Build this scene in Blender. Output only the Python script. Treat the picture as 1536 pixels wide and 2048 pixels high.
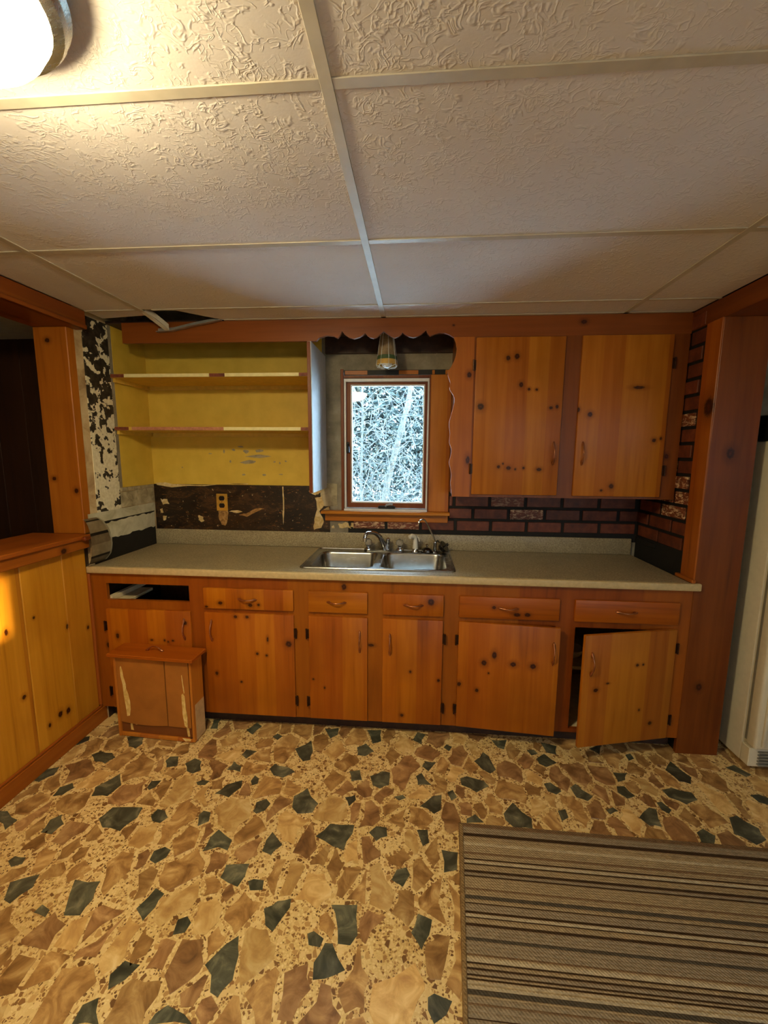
import bpy, bmesh, math, random
from mathutils import Vector, Matrix, noise

# ------------------------------------------------------------------ reset
for o in list(bpy.data.objects):
    bpy.data.objects.remove(o, do_unlink=True)
scene = bpy.context.scene
COL = scene.collection
R = math.radians

# ------------------------------------------------------------------ camera
cam_d = bpy.data.cameras.new('camera')
cam = bpy.data.objects.new('camera', cam_d)
COL.objects.link(cam)
F_PX = 833.57
PITCH, YAW, ROLL, CAM_Z = -0.1396, -0.0772, 0.0067, 1.5293
cam_d.sensor_fit = 'VERTICAL'
cam_d.sensor_height = 24.0
cam_d.sensor_width = 18.0
cam_d.lens = 24.0 * F_PX / 2048.0
cam_d.clip_start = 0.02
_f = Vector((math.sin(YAW) * math.cos(PITCH), math.cos(YAW) * math.cos(PITCH), math.sin(PITCH)))
_r = Vector((math.cos(YAW), -math.sin(YAW), 0))
_u = _r.cross(_f)
_r2 = math.cos(ROLL) * _r + math.sin(ROLL) * _u
_u2 = -math.sin(ROLL) * _r + math.cos(ROLL) * _u
_m = Matrix((( _r2.x, _u2.x, -_f.x, 0), (_r2.y, _u2.y, -_f.y, 0), (_r2.z, _u2.z, -_f.z, CAM_Z), (0, 0, 0, 1)))
cam.matrix_world = _m
scene.camera = cam

# ------------------------------------------------------------------ world, sun, exposure
w = bpy.data.worlds.new('sky')
scene.world = w
w.use_nodes = True
bg = w.node_tree.nodes['Background']
bg.inputs[0].default_value = (0.50, 0.76, 1.0, 1)
bg.inputs[1].default_value = 26.0
sun_d = bpy.data.lights.new('sun', 'SUN')
sun_d.energy = 14.0
sun_d.color = (1.0, 0.72, 0.36)
sun_d.angle = R(0.8)
sun = bpy.data.objects.new('sun', sun_d)
COL.objects.link(sun)
SUN_DIR = Vector((-1.0, 0.55, -0.13)).normalized()          # low evening sun through the side window
sun.rotation_euler = SUN_DIR.to_track_quat('-Z', 'Y').to_euler()
sun.location = (6, -3, 3)
fill_d = bpy.data.lights.new('rear_fill', 'AREA')             # added cool fill light behind the camera, inside the closed opening
fill_d.shape = 'RECTANGLE'
fill_d.size, fill_d.size_y = 1.7, 1.2
fill_d.energy = 64.0
fill_d.color = (0.72, 0.84, 1.0)
day = bpy.data.objects.new('rear_fill', fill_d)
COL.objects.link(day)
day.location = (1.35, -2.56, 1.45)
day.rotation_euler = (R(16), 0, 0)
scene.cycles.max_bounces = 7
scene.cycles.diffuse_bounces = 4
scene.cycles.glossy_bounces = 3
scene.cycles.transmission_bounces = 5
scene.cycles.caustics_reflective = False
scene.cycles.caustics_refractive = False
vs = scene.view_settings
vs.view_transform = 'Standard'
vs.look = 'None'
vs.exposure = 0.12
vs.gamma = 1.0
vs.use_curve_mapping = False
LAMP_POWER = 130.0

# ------------------------------------------------------------------ dimensions (metres)
H = 2.236            # ceiling
XL, XR = -1.755, 1.368
YB = 2.665           # back wall
YF = 2.08            # face frame of base cabinets
YU = 2.306           # face frame of wall cabinets
CT = 0.914

# ------------------------------------------------------------------ helpers
def L(c):
    """sRGB 0-255 -> linear rgba"""
    o = []
    for v in c[:3]:
        v = v / 255.0
        o.append(v / 12.92 if v <= 0.04045 else ((v + 0.055) / 1.055) ** 2.4)
    return (o[0], o[1], o[2], 1.0)

def rmesh(bm, x0, x1, y0, y1, z0, z1, bev=0.0, seg=1):
    if x0 > x1: x0, x1 = x1, x0
    if y0 > y1: y0, y1 = y1, y0
    if z0 > z1: z0, z1 = z1, z0
    vs = [bm.verts.new((x, y, z)) for z in (z0, z1) for y in (y0, y1) for x in (x0, x1)]
    fs = []
    for idx in ((0, 2, 3, 1), (4, 5, 7, 6), (0, 1, 5, 4), (2, 6, 7, 3), (0, 4, 6, 2), (1, 3, 7, 5)):
        fs.append(bm.faces.new([vs[i] for i in idx]))
    if bev > 0:
        es = set()
        for f in fs:
            es.update(f.edges)
        bmesh.ops.bevel(bm, geom=list(es), offset=bev, segments=seg, profile=0.5, affect='EDGES')
    return vs

def box(x0, x1, y0, y1, z0, z1, bev=0.0, seg=1):
    bm = bmesh.new()
    rmesh(bm, x0, x1, y0, y1, z0, z1, bev, seg)
    return bm

def obj(name, bm, material, parent=None, origin=None, smooth=False, local=False):
    """link a bmesh (world coordinates unless local) as one mesh object with its origin at its base"""
    if bm.verts and origin is None and not local:
        xs = [v.co for v in bm.verts]
        origin = ((min(c.x for c in xs) + max(c.x for c in xs)) / 2,
                  (min(c.y for c in xs) + max(c.y for c in xs)) / 2,
                  min(c.z for c in xs))
    if local:
        origin = origin or (0, 0, 0)
    else:
        ov = Vector(origin)
        for v in bm.verts:
            v.co -= ov
    bmesh.ops.recalc_face_normals(bm, faces=bm.faces)
    me = bpy.data.meshes.new(name)
    bm.to_mesh(me)
    bm.free()
    mats = material if isinstance(material, (list, tuple)) else [material]
    for m in mats:
        me.materials.append(m)
    if smooth:
        for p in me.polygons:
            p.use_smooth = True
        try:
            me.set_sharp_from_angle(angle=R(smooth if smooth is not True else 40))
        except Exception:
            pass
    o = bpy.data.objects.new(name, me)
    COL.objects.link(o)
    put(o, parent, origin, local)
    return o

WORLD = {}
def put(o, parent, origin, local=False):
    o.location = origin
    if parent is not None:
        o.parent = parent
        if not local:
            o.location = Vector(origin) - WORLD.get(parent.name, Vector((0, 0, 0)))
    if not local:
        WORLD[o.name] = Vector(origin)

def tag(o, label=None, cat=None, group=None, kind=None):
    if label: o['label'] = label
    if cat: o['category'] = cat
    if group: o['group'] = group
    if kind: o['kind'] = kind
    return o

def thing(name, loc, label, cat, group=None):
    o = bpy.data.objects.new(name, None)
    COL.objects.link(o)
    o.empty_display_size = 0.05
    put(o, None, loc)
    return tag(o, label, cat, group)

def tube(bm, pts, rad, seg=8, caps=True, squash=1.0):
    pts = [Vector(p) for p in pts]
    n = len(pts)
    rads = rad if isinstance(rad, (list, tuple)) else [rad] * n
    rings = []
    prev = None
    for i in range(n):
        if i == 0: t = pts[1] - pts[0]
        elif i == n - 1: t = pts[-1] - pts[-2]
        else: t = pts[i + 1] - pts[i - 1]
        t.normalize()
        if prev is None:
            a = Vector((0, 0, 1)) if abs(t.z) < 0.9 else Vector((1, 0, 0))
            nx = t.cross(a).normalized()
        else:
            nx = (prev - t * prev.dot(t)).normalized()
        prev = nx
        ny = t.cross(nx)
        rings.append([bm.verts.new(pts[i] + nx * math.cos(2 * math.pi * k / seg) * rads[i]
                                   + ny * math.sin(2 * math.pi * k / seg) * rads[i] * squash) for k in range(seg)])
    for i in range(n - 1):
        for k in range(seg):
            bm.faces.new((rings[i][k], rings[i][(k + 1) % seg], rings[i + 1][(k + 1) % seg], rings[i + 1][k]))
    if caps:
        bm.faces.new(list(reversed(rings[0])))
        bm.faces.new(rings[-1])
    return rings

def lathe(bm, prof, center, seg=24, axis='z', cap=True):
    """prof: list of (r, h) revolved about axis through center"""
    c = Vector(center)
    rings = []
    for r, h in prof:
        ring = []
        for k in range(seg):
            a = 2 * math.pi * k / seg
            u, v = r * math.cos(a), r * math.sin(a)
            d = {'z': (u, v, h), 'y': (u, h, v), 'x': (h, u, v)}[axis]
            ring.append(bm.verts.new(c + Vector(d)))
        rings.append(ring)
    for i in range(len(rings) - 1):
        for k in range(seg):
            bm.faces.new((rings[i][k], rings[i][(k + 1) % seg], rings[i + 1][(k + 1) % seg], rings[i + 1][k]))
    if cap:
        bm.faces.new(rings[0])
        bm.faces.new(rings[-1])
    return rings

def smoothpts(pts, n=6):
    """Catmull-Rom through pts"""
    P = [Vector(p) for p in pts]
    P = [P[0] * 2 - P[1]] + P + [P[-1] * 2 - P[-2]]
    out = []
    for i in range(1, len(P) - 2):
        for k in range(n):
            t = k / n
            a, b, c, d = P[i - 1], P[i], P[i + 1], P[i + 2]
            out.append(0.5 * ((2 * b) + (c - a) * t + (2 * a - 5 * b + 4 * c - d) * t * t + (3 * b - a - 3 * c + d) * t ** 3))
    out.append(P[-2])
    return out

def grid_plate(xs0, xs1, zs0, zs1, holes, y0, y1, plane='xz'):
    """rectangular plate with rectangular holes, thickness y0..y1 (plane xz) ; for plane 'xy' thickness is z; 'yz' thickness is x"""
    xs = sorted(set([xs0, xs1] + [min(max(h[i], xs0), xs1) for h in holes for i in (0, 1)]))
    zs = sorted(set([zs0, zs1] + [min(max(h[i], zs0), zs1) for h in holes for i in (2, 3)]))
    bm = bmesh.new()
    cache = {}
    def V(a, b, c):
        k = (round(a, 5), round(b, 5), round(c, 5))
        if k not in cache:
            co = {'xz': (a, c, b), 'xy': (a, b, c), 'yz': (c, a, b)}[plane]
            cache[k] = bm.verts.new(co)
        return cache[k]
    def solid(i, j):
        if i < 0 or j < 0 or i >= len(xs) - 1 or j >= len(zs) - 1: return False
        cx, cz = (xs[i] + xs[i + 1]) / 2, (zs[j] + zs[j + 1]) / 2
        return not any(h[0] < cx < h[1] and h[2] < cz < h[3] for h in holes)
    for i in range(len(xs) - 1):
        for j in range(len(zs) - 1):
            if not solid(i, j): continue
            a0, a1, b0, b1 = xs[i], xs[i + 1], zs[j], zs[j + 1]
            bm.faces.new((V(a0, b0, y0), V(a1, b0, y0), V(a1, b1, y0), V(a0, b1, y0)))
            bm.faces.new((V(a0, b0, y1), V(a0, b1, y1), V(a1, b1, y1), V(a1, b0, y1)))
            for (di, dj, e) in ((-1, 0, ((a0, b0), (a0, b1))), (1, 0, ((a1, b0), (a1, b1))), (0, -1, ((a0, b0), (a1, b0))), (0, 1, ((a0, b1), (a1, b1)))):
                if not solid(i + di, j + dj):
                    (p, q), (r_, s_) = e
                    bm.faces.new((V(p, q, y0), V(r_, s_, y0), V(r_, s_, y1), V(p, q, y1)))
    return bm

def poly_prism(outer, c0, c1, plane='xz', holes=()):
    """polygon (list of 2d points) with optional holes, extruded between c0 and c1"""
    bm = bmesh.new()
    def co(p, c):
        return {'xz': (p[0], c, p[1]), 'xy': (p[0], p[1], c), 'yz': (c, p[0], p[1])}[plane]
    loops = [list(outer)] + [list(h) for h in holes]
    edges, lv = [], []
    for lp in loops:
        vs = [bm.verts.new(co(p, c0)) for p in lp]
        lv.append(vs)
        for i in range(len(vs)):
            edges.append(bm.edges.new((vs[i], vs[(i + 1) % len(vs)])))
    bmesh.ops.triangle_fill(bm, use_beauty=True, use_dissolve=False, edges=edges)
    faces = list(bm.faces)
    m = {}
    for vs, lp in zip(lv, loops):
        for v, p in zip(vs, lp):
            m[v] = bm.verts.new(co(p, c1))
    for f in faces:
        bm.faces.new([m[v] for v in reversed(f.verts)])
    for vs in lv:
        for i in range(len(vs)):
            a, b = vs[i], vs[(i + 1) % len(vs)]
            bm.faces.new((a, b, m[b], m[a]))
    return bm

def rrect(x0, x1, y0, y1, r, n=6):
    pts = []
    for cx, cy, a0 in ((x1 - r, y1 - r, 0), (x0 + r, y1 - r, 90), (x0 + r, y0 + r, 180), (x1 - r, y0 + r, 270)):
        for k in range(n + 1):
            a = R(a0 + 90 * k / n)
            pts.append((cx + r * math.cos(a), cy + r * math.sin(a)))
    return pts

# ------------------------------------------------------------------ materials
class NT:
    def __init__(s, name):
        s.m = bpy.data.materials.new(name)
        s.m.use_nodes = True
        s.t = s.m.node_tree
        s.b = s.t.nodes['Principled BSDF']
    def n(s, typ, **kw):
        nd = s.t.nodes.new('ShaderNode' + typ)
        for k, v in kw.items():
            setattr(nd, k, v)
        return nd
    def set(s, sock, v):
        if hasattr(v, 'is_linked') or isinstance(v, bpy.types.NodeSocket):
            s.t.links.new(v, sock)
        else:
            sock.default_value = v
    def math(s, op, a, b=None, c=None, clamp=False):
        nd = s.n('Math', operation=op, use_clamp=clamp)
        s.set(nd.inputs[0], a)
        if b is not None: s.set(nd.inputs[1], b)
        if c is not None: s.set(nd.inputs[2], c)
        return nd.outputs[0]
    def vmath(s, op, a, b=None):
        nd = s.n('VectorMath', operation=op)
        s.set(nd.inputs[0], a)
        if b is not None: s.set(nd.inputs[1], b)
        return nd.outputs['Value'] if op in ('LENGTH', 'DISTANCE', 'DOT_PRODUCT') else nd.outputs[0]
    def coord(s, rnd=False):
        o = s.n('TexCoord').outputs['Object']
        if rnd:
            oi = s.n('ObjectInfo')
            v = s.vmath('SCALE', (7.3, 3.1, 5.7))
            v.node.inputs['Scale'].default_value = 1.0
            s.t.links.new(oi.outputs['Random'], v.node.inputs['Scale'])
            o = s.vmath('ADD', o, v)
        return o
    def noise(s, vec, scale=5, detail=3, rough=0.5, dist=0.0, typ=None):
        nd = s.n('TexNoise')
        if typ: nd.noise_type = typ
        s.set(nd.inputs['Vector'], vec)
        nd.inputs['Scale'].default_value = scale
        nd.inputs['Detail'].default_value = detail
        nd.inputs['Roughness'].default_value = rough
        nd.inputs['Distortion'].default_value = dist
        return nd.outputs[0]
    def vor(s, vec, scale, feature='F1', out=0, rand=1.0):
        nd = s.n('TexVoronoi', feature=feature)
        s.set(nd.inputs['Vector'], vec)
        nd.inputs['Scale'].default_value = scale
        nd.inputs['Randomness'].default_value = rand
        return nd.outputs[out]
    def ramp(s, fac, stops, interp='LINEAR'):
        nd = s.n('ValToRGB')
        cr = nd.color_ramp
        cr.interpolation = interp
        while len(cr.elements) > 1:
            cr.elements.remove(cr.elements[-1])
        cr.elements[0].position = stops[0][0]
        cr.elements[0].color = stops[0][1]
        for p, c in stops[1:]:
            e = cr.elements.new(p)
            e.color = c
        s.set(nd.inputs[0], fac)
        return nd.outputs[0]
    def smooth(s, v, a, b):
        nd = s.n('MapRange', interpolation_type='SMOOTHSTEP')
        s.set(nd.inputs[0], v)
        nd.inputs[1].default_value = a
        nd.inputs[2].default_value = b
        return nd.outputs[0]
    def mix(s, fac, a, b, blend='MIX'):
        nd = s.n('Mix', data_type='RGBA', blend_type=blend)
        s.set(nd.inputs[0], fac)
        s.set(nd.inputs[6], a)
        s.set(nd.inputs[7], b)
        return nd.outputs[2]
    def bump(s, h, strength=0.3, dist=0.002):
        nd = s.n('Bump')
        s.set(nd.inputs['Height'], h)
        nd.inputs['Strength'].default_value = strength
        nd.inputs['Distance'].default_value = dist
        s.t.links.new(nd.outputs[0], s.b.inputs['Normal'])
    def fin(s, color=None, rough=None, metal=None, spec=None, coat=None):
        if color is not None: s.set(s.b.inputs['Base Color'], color)
        if rough is not None: s.set(s.b.inputs['Roughness'], rough)
        if metal is not None: s.set(s.b.inputs['Metallic'], metal)
        if spec is not None: s.b.inputs['Specular IOR Level'].default_value = spec
        if coat is not None:
            s.b.inputs['Coat Weight'].default_value = coat
            s.b.inputs['Coat Roughness'].default_value = 0.15
        return s.m

def plain(name, rgb, rough=0.5, metal=0.0, var=0.06, scale=30, spec=0.5, bump=0.0):
    t = NT(name)
    c = L(rgb)
    n = t.noise(t.coord(True), scale, 3, 0.6)
    lo = tuple(max(0, v * (1 - var * 2.2)) for v in c[:3]) + (1,)
    hi = tuple(min(1, v * (1 + var * 2.2)) for v in c[:3]) + (1,)
    col = t.ramp(n, [(0.3, lo), (0.7, hi)])
    if bump: t.bump(n, bump, 0.001)
    return t.fin(col, rough, metal, spec)

TONES = {
    # dark grain, body, light
    'base': ((110, 52, 6), (158, 83, 10), (180, 102, 18)),
    'frame': ((96, 46, 6), (136, 68, 10), (154, 83, 16)),
    'upper': ((118, 62, 12), (160, 92, 20), (180, 110, 32)),
    'upframe': ((76, 36, 8), (110, 55, 12), (130, 69, 19)),
    'wains': ((146, 86, 16), (184, 120, 28), (204, 140, 42)),
    'trim': ((108, 52, 12), (150, 78, 19), (168, 94, 28)),
    'dark': ((36, 18, 8), (54, 28, 12), (66, 36, 16)),
    'red': ((84, 39, 11), (117, 57, 18), (133, 69, 26)),
    'casing': ((140, 76, 18), (178, 104, 30), (196, 124, 44)),
}
def pine(name, tone='base', axis='z', knots=(), org=(0, 0, 0), kp='xz', strip=0.11, rough=0.32, gloss=0.3):
    """varnished knotty pine; grain along axis; knots given in world coords on plane kp, org = object origin"""
    t = NT(name)
    dk, md, lt = [L(c) for c in TONES[tone]]
    base = t.n('TexCoord').outputs['Object']
    rn = t.coord(True)
    sp = t.n('Separate' + 'XYZ')
    t.set(sp.inputs[0], rn)
    sc = {'x': (1.1, 20, 20), 'y': (20, 1.1, 20), 'z': (20, 20, 1.1)}[axis]
    gv = t.vmath('MULTIPLY', rn, sc)
    # knots
    kd = None
    if knots:
        for (a, b, ra, rb) in knots:
            if kp == 'xz': ctr, inv = (a - org[0], 0, b - org[2]), (1 / max(ra, .004), 0, 1 / max(rb, .004))
            else: ctr, inv = (0, a - org[1], b - org[2]), (0, 1 / max(ra, .004), 1 / max(rb, .004))
            d = t.vmath('LENGTH', t.vmath('MULTIPLY', t.vmath('SUBTRACT', base, ctr), inv))
            kd = d if kd is None else t.math('MINIMUM', kd, d)
        wob = t.noise(base, 120, 2, 0.6)
        kd = t.math('ADD', kd, t.math('MULTIPLY', t.math('SUBTRACT', wob, 0.5), 0.7))
    g1 = t.noise(gv, 1.0, 3, 0.55, 0.5)
    g2 = t.noise(gv, 3.2, 2, 0.5, 0.2)
    g = t.math('ADD', t.math('MULTIPLY', g1, 0.72), t.math('MULTIPLY', g2, 0.28))
    col = t.ramp(g, [(0.22, dk), (0.42, md), (0.74, lt)])
    # glued-up boards
    ai = {'x': 2, 'y': 2, 'z': (0 if kp == 'xz' else 1)}[axis]
    wn = t.n('TexWhiteNoise', noise_dimensions='1D')
    t.set(wn.inputs['W'], t.math('FLOOR', t.math('DIVIDE', sp.outputs[ai], strip)))
    hv = t.n('HueSaturation')
    t.set(hv.inputs['Color'], col)
    t.set(hv.inputs['Value'], t.math('MULTIPLY_ADD', wn.outputs[0], 0.26, 0.87))
    t.set(hv.inputs['Hue'], t.math('MULTIPLY_ADD', wn.outputs[0], 0.012, 0.494))
    col = hv.outputs[0]
    # broad stain mottling
    mott = t.noise(rn, 3.0, 3, 0.5)
    col = t.mix(t.math('MULTIPLY', t.smooth(mott, 0.45, 0.8), 0.35), col, dk)
    if kd is not None:
        halo = t.math('SUBTRACT', 1.0, t.smooth(kd, 0.9, 2.6))
        col = t.mix(t.math('MULTIPLY', halo, 0.55), col, dk)
        core = t.math('SUBTRACT', 1.0, t.smooth(kd, 0.55, 1.15))
        col = t.mix(core, col, L((46, 16, 6)))
        eye = t.math('SUBTRACT', 1.0, t.smooth(kd, 0.1, 0.5))
        col = t.mix(t.math('MULTIPLY', eye, 0.5), col, L((96, 40, 14)))
    return t.fin(col, t.math('MULTIPLY_ADD', g, 0.15, rough - 0.02), 0, gloss)

M = {}
# ================================================================== STRUCTURE
# ---- materials of the shell
def m_plaster():
    t = NT('grey_plaster')
    c = t.coord()
    n = t.noise(c, 6, 5, 0.65)
    n2 = t.noise(c, 70, 3, 0.6)
    col = t.ramp(n, [(0.3, L((104, 96, 80))), (0.5, L((136, 127, 108))), (0.72, L((164, 155, 134)))])
    spots = t.smooth(t.vor(c, 26), 0.10, 0.05)
    col = t.mix(t.math('MULTIPLY', spots, t.smooth(n2, 0.5, 0.62)), col, L((186, 176, 156)))
    t.bump(t.math('ADD', n, t.math('MULTIPLY', n2, 0.3)), 0.5, 0.004)
    return t.fin(col, 0.85)
M['plaster'] = m_plaster()

def m_yellow():
    t = NT('yellow_paint')
    c = t.coord()
    n = t.noise(c, 9, 3, 0.5)
    col = t.ramp(n, [(0.3, L((202, 168, 60))), (0.7, L((218, 183, 71)))])
    return t.fin(col, 0.55, 0, 0.4)
M['yellow'] = m_yellow()

def m_mastic():
    """black adhesive with brown scrapes and torn paper"""
    t = NT('scraped_black_adhesive')
    c = t.coord()
    n = t.noise(t.vmath('MULTIPLY', c, (1.0, 1, 2.2)), 7, 5, 0.62, 1.2)
    col = t.ramp(n, [(0.30, L((14, 10, 6))), (0.52, L((34, 22, 12))), (0.60, L((70, 44, 20))), (0.67, L((40, 27, 14))), (0.80, L((22, 15, 9)))])
    sc = t.noise(t.vmath('MULTIPLY', c, (4, 1, 16)), 4, 4, 0.7, 2.4)
    col = t.mix(t.math('MULTIPLY', t.smooth(sc, 0.60, 0.68), 0.75), col, L((160, 104, 50)))
    fl = t.noise(c, 34, 4, 0.7, 0.5)
    col = t.mix(t.smooth(fl, 0.665, 0.68), col, L((206, 186, 140)))
    t.bump(n, 0.4, 0.002)
    return t.fin(col, t.math('MULTIPLY_ADD', n, 0.5, 0.12), 0, 0.5)
M['mastic'] = m_mastic()

def m_peeled():
    """white paint flaking off black adhesive"""
    t = NT('flaking_white_paint')
    c = t.coord()
    sp = t.n('SeparateXYZ')
    t.set(sp.inputs[0], c)
    n = t.noise(c, 17, 4, 0.58, 0.25)
    big = t.noise(c, 5, 2, 0.5)
    # more of the paint is gone near the top and the middle
    n = t.math('ADD', n, t.math('MULTIPLY', t.math('SUBTRACT', big, 0.5), 0.35))
    msk = t.smooth(t.math('ADD', n, t.math('MULTIPLY', t.math('SUBTRACT', sp.outputs[2], 0.5), 0.16)), 0.490, 0.505)
    white = t.ramp(t.noise(c, 60, 2, 0.5), [(0.3, L((212, 202, 168))), (0.7, L((236, 228, 200)))])
    col = t.mix(msk, white, t.ramp(t.noise(c, 30, 3, 0.6), [(0.4, L((22, 18, 14))), (0.7, L((62, 54, 44)))]))
    t.bump(msk, -0.6, 0.002)
    return t.fin(col, 0.6)
M['peeled'] = m_peeled()

def m_blotch(name, c1, c2, c3, scale=8, rough=0.8):
    t = NT(name)
    c = t.coord(True)
    n = t.noise(c, scale, 5, 0.62, 0.6)
    col = t.ramp(n, [(0.32, L(c1)), (0.5, L(c2)), (0.68, L(c3))])
    t.bump(n, 0.35, 0.002)
    return t.fin(col, rough)
M['tanplaster'] = m_blotch('stained_tan_plaster', (150, 118, 78), (196, 170, 126), (214, 194, 154), 7)
M['blockgrey'] = m_blotch('grey_block', (132, 120, 92), (170, 156, 122), (194, 180, 146), 16)
M['paperwhite'] = m_blotch('old_white_paper', (168, 162, 134), (194, 188, 160), (212, 206, 180), 9)
M['blackbase'] = plain('black_wall_base', (16, 14, 12), 0.6, var=0.2)
M['creampaper'] = m_blotch('torn_cream_paper', (178, 142, 80), (206, 180, 124), (222, 204, 160), 30)
M['tansmear'] = m_blotch('tan_smear', (110, 76, 34), (158, 116, 60), (190, 150, 90), 40)
M['white_paint'] = plain('white_wall_paint', (206, 200, 186), 0.7, var=0.03)
M['dark_panel'] = pine('dark_panelling', 'dark', 'z', strip=0.2, rough=0.6)
M['dark_brown'] = plain('dark_brown_wood', (52, 30, 16), 0.6, var=0.2)
M['mortar'] = plain('black_mortar', (12, 10, 9), 0.75, var=0.3, bump=0.3)

def m_brick():
    t = NT('red_brick_facing')
    c = t.coord(True)
    oi = t.n('ObjectInfo')
    n = t.noise(c, 22, 4, 0.6)
    col = t.ramp(n, [(0.3, L((76, 33, 16))), (0.55, L((106, 49, 25))), (0.75, L((126, 66, 38)))])
    # pale lime wash on some bricks only
    lw = t.noise(t.vmath('MULTIPLY', c, (1, 1, 2.4)), 26, 5, 0.7, 1.0)
    pick = t.smooth(oi.outputs['Random'], 0.80, 0.90)
    col = t.mix(t.math('MULTIPLY', pick, t.smooth(lw, 0.50, 0.60)), col, L((206, 176, 138)))
    hv = t.n('HueSaturation')
    t.set(hv.inputs['Color'], col)
    t.set(hv.inputs['Value'], t.math('MULTIPLY_ADD', oi.outputs['Random'], 0.35, 0.82))
    t.bump(n, 0.6, 0.002)
    return t.fin(hv.outputs[0], 0.55, 0, 0.5)
M['brick'] = m_brick()

def m_tile():
    """white ceiling tile with trowelled relief"""
    t = NT('stippled_ceiling_tile')
    g = t.n('NewGeometry').outputs['Position']
    n = t.noise(g, 30, 2, 0.5, 0.9)
    rid = t.smooth(t.math('ABSOLUTE', t.math('SUBTRACT', n, 0.5)), 0.075, 0.0)
    n3 = t.noise(g, 46, 1, 0.5, 0.8)
    rid2 = t.smooth(t.math('ABSOLUTE', t.math('SUBTRACT', n3, 0.48)), 0.05, 0.0)
    msk = t.smooth(t.noise(g, 17, 3, 0.65), 0.44, 0.56)
    msk2 = t.smooth(t.noise(g, 13, 3, 0.6), 0.46, 0.6)
    h = t.math('ADD', t.math('MULTIPLY', rid, msk), t.math('MULTIPLY', t.math('MULTIPLY', rid2, msk2), 0.7))
    h = t.math('ADD', h, t.math('MULTIPLY', t.noise(g, 160, 2, 0.5), 0.12))
    t.bump(h, 0.25, 0.005)
    col = t.ramp(t.noise(g, 2.2, 3, 0.5), [(0.3, L((206, 198, 194))), (0.7, L((216, 209, 206)))])
    return t.fin(col, 0.9, 0, 0.1)
M['tile'] = m_tile()
M['gridbar'] = plain('painted_grid_metal', (186, 177, 160), 0.45, 0.0, 0.05, 12)
M['alu'] = plain('bare_bar_metal', (176, 178, 176), 0.35, 0.7, 0.08, 20)

def m_floor(name, grow=True):
    """cream sheet floor with small chips between the large stones"""
    t = NT(name)
    g = t.n('NewGeometry').outputs['Position']
    de = t.vor(g, 62, 'DISTANCE_TO_EDGE')
    ce = t.vor(g, 62, 'F1', 1)
    de2 = t.vor(g, 120, 'DISTANCE_TO_EDGE')
    ce2 = t.vor(g, 120, 'F1', 1)
    sp = t.n('SeparateColor'); t.set(sp.inputs[0], ce)
    sp2 = t.n('SeparateColor'); t.set(sp2.inputs[0], ce2)
    cream = t.ramp(t.noise(g, 5, 3, 0.5), [(0.35, L((206, 176, 112))), (0.65, L((226, 200, 140)))])
    chip = t.ramp(sp.outputs[0], [(0.0, L((104, 72, 38))), (0.2, L((146, 106, 60))), (0.45, L((190, 152, 94))), (0.62, L((214, 184, 124))), (1.0, L((226, 200, 144)))])
    chip2 = t.ramp(sp2.outputs[0], [(0.0, L((98, 68, 36))), (0.22, L((138, 100, 56))), (0.42, L((184, 146, 92))), (0.55, L((218, 190, 130))), (1.0, L((230, 208, 152)))])
    col = t.mix(t.smooth(de2, 0.08, 0.16), cream, chip2)
    big = t.math('MULTIPLY', t.smooth(de, 0.06, 0.12), t.smooth(sp.outputs[1], 0.45, 0.5))
    col = t.mix(big, col, chip)
    # worn soil
    col = t.mix(t.math('MULTIPLY', t.smooth(t.noise(g, 1.7, 3, 0.6), 0.5, 0.75), 0.25), col, L((130, 98, 58)))
    return t.fin(col, t.math('MULTIPLY_ADD', t.noise(g, 8, 3, 0.5), 0.25, 0.30), 0, 0.4)
M['floor'] = m_floor('stone_print_floor')

def m_stone(name, stops, rough=0.36):
    t = NT(name)
    g = t.n('NewGeometry').outputs['Position']
    oi = t.n('ObjectInfo')
    rv = t.vmath('SCALE', (9.1, 4.3, 2.0)); t.t.links.new(oi.outputs['Random'], rv.node.inputs['Scale'])
    c = t.vmath('ADD', g, rv)
    n = t.noise(c, 13, 5, 0.6, 1.0)
    col = t.ramp(n, [(0.30, L(stops[0])), (0.46, L(stops[1])), (0.58, L(stops[2])), (0.72, L(stops[3]))])
    hv = t.n('HueSaturation')
    t.set(hv.inputs['Color'], col)
    t.set(hv.inputs['Value'], t.math('MULTIPLY_ADD', oi.outputs['Random'], 0.34, 0.80))
    return t.fin(hv.outputs[0], rough, 0, 0.4)
M['stone_green'] = m_stone('dark_green_stone', ((46, 48, 40), (68, 70, 56), (94, 94, 76), (140, 136, 108)))
M['stone_tan'] = m_stone('tan_stone', ((118, 85, 48), (154, 116, 68), (182, 145, 90), (212, 182, 124)))
M['stone_rose'] = m_stone('rosy_brown_stone', ((104, 74, 46), (142, 104, 65), (168, 129, 84), (196, 160, 109)))
M['stone_cream'] = m_stone('cream_stone', ((170, 130, 78), (198, 160, 98), (216, 184, 122), (230, 206, 150)))

# ---- floor
fl = obj('floor', box(-4.2, 3.3, -2.7, 2.72, -0.10, 0.0), M['floor'], origin=(0, 0, 0))
tag(fl, 'flagstone patterned floor of tan, cream and dark green stones', 'floor', kind='structure')
STONE_H = 0.0012

def stone_obj(poly, material):
    cx = sum(p[0] for p in poly) / len(poly); cy = sum(p[1] for p in poly) / len(poly)
    bm = bmesh.new()
    lo = [bm.verts.new((p[0], p[1], 0)) for p in poly]
    hi = [bm.verts.new((cx + (p[0] - cx) * 0.985, cy + (p[1] - cy) * 0.985, STONE_H)) for p in poly]
    n = len(poly)
    bm.faces.new(hi)
    for i in range(n):
        bm.faces.new((lo[i], lo[(i + 1) % n], hi[(i + 1) % n], hi[i]))
    return obj('stone', bm, material, fl, origin=(cx, cy, 0))

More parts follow.
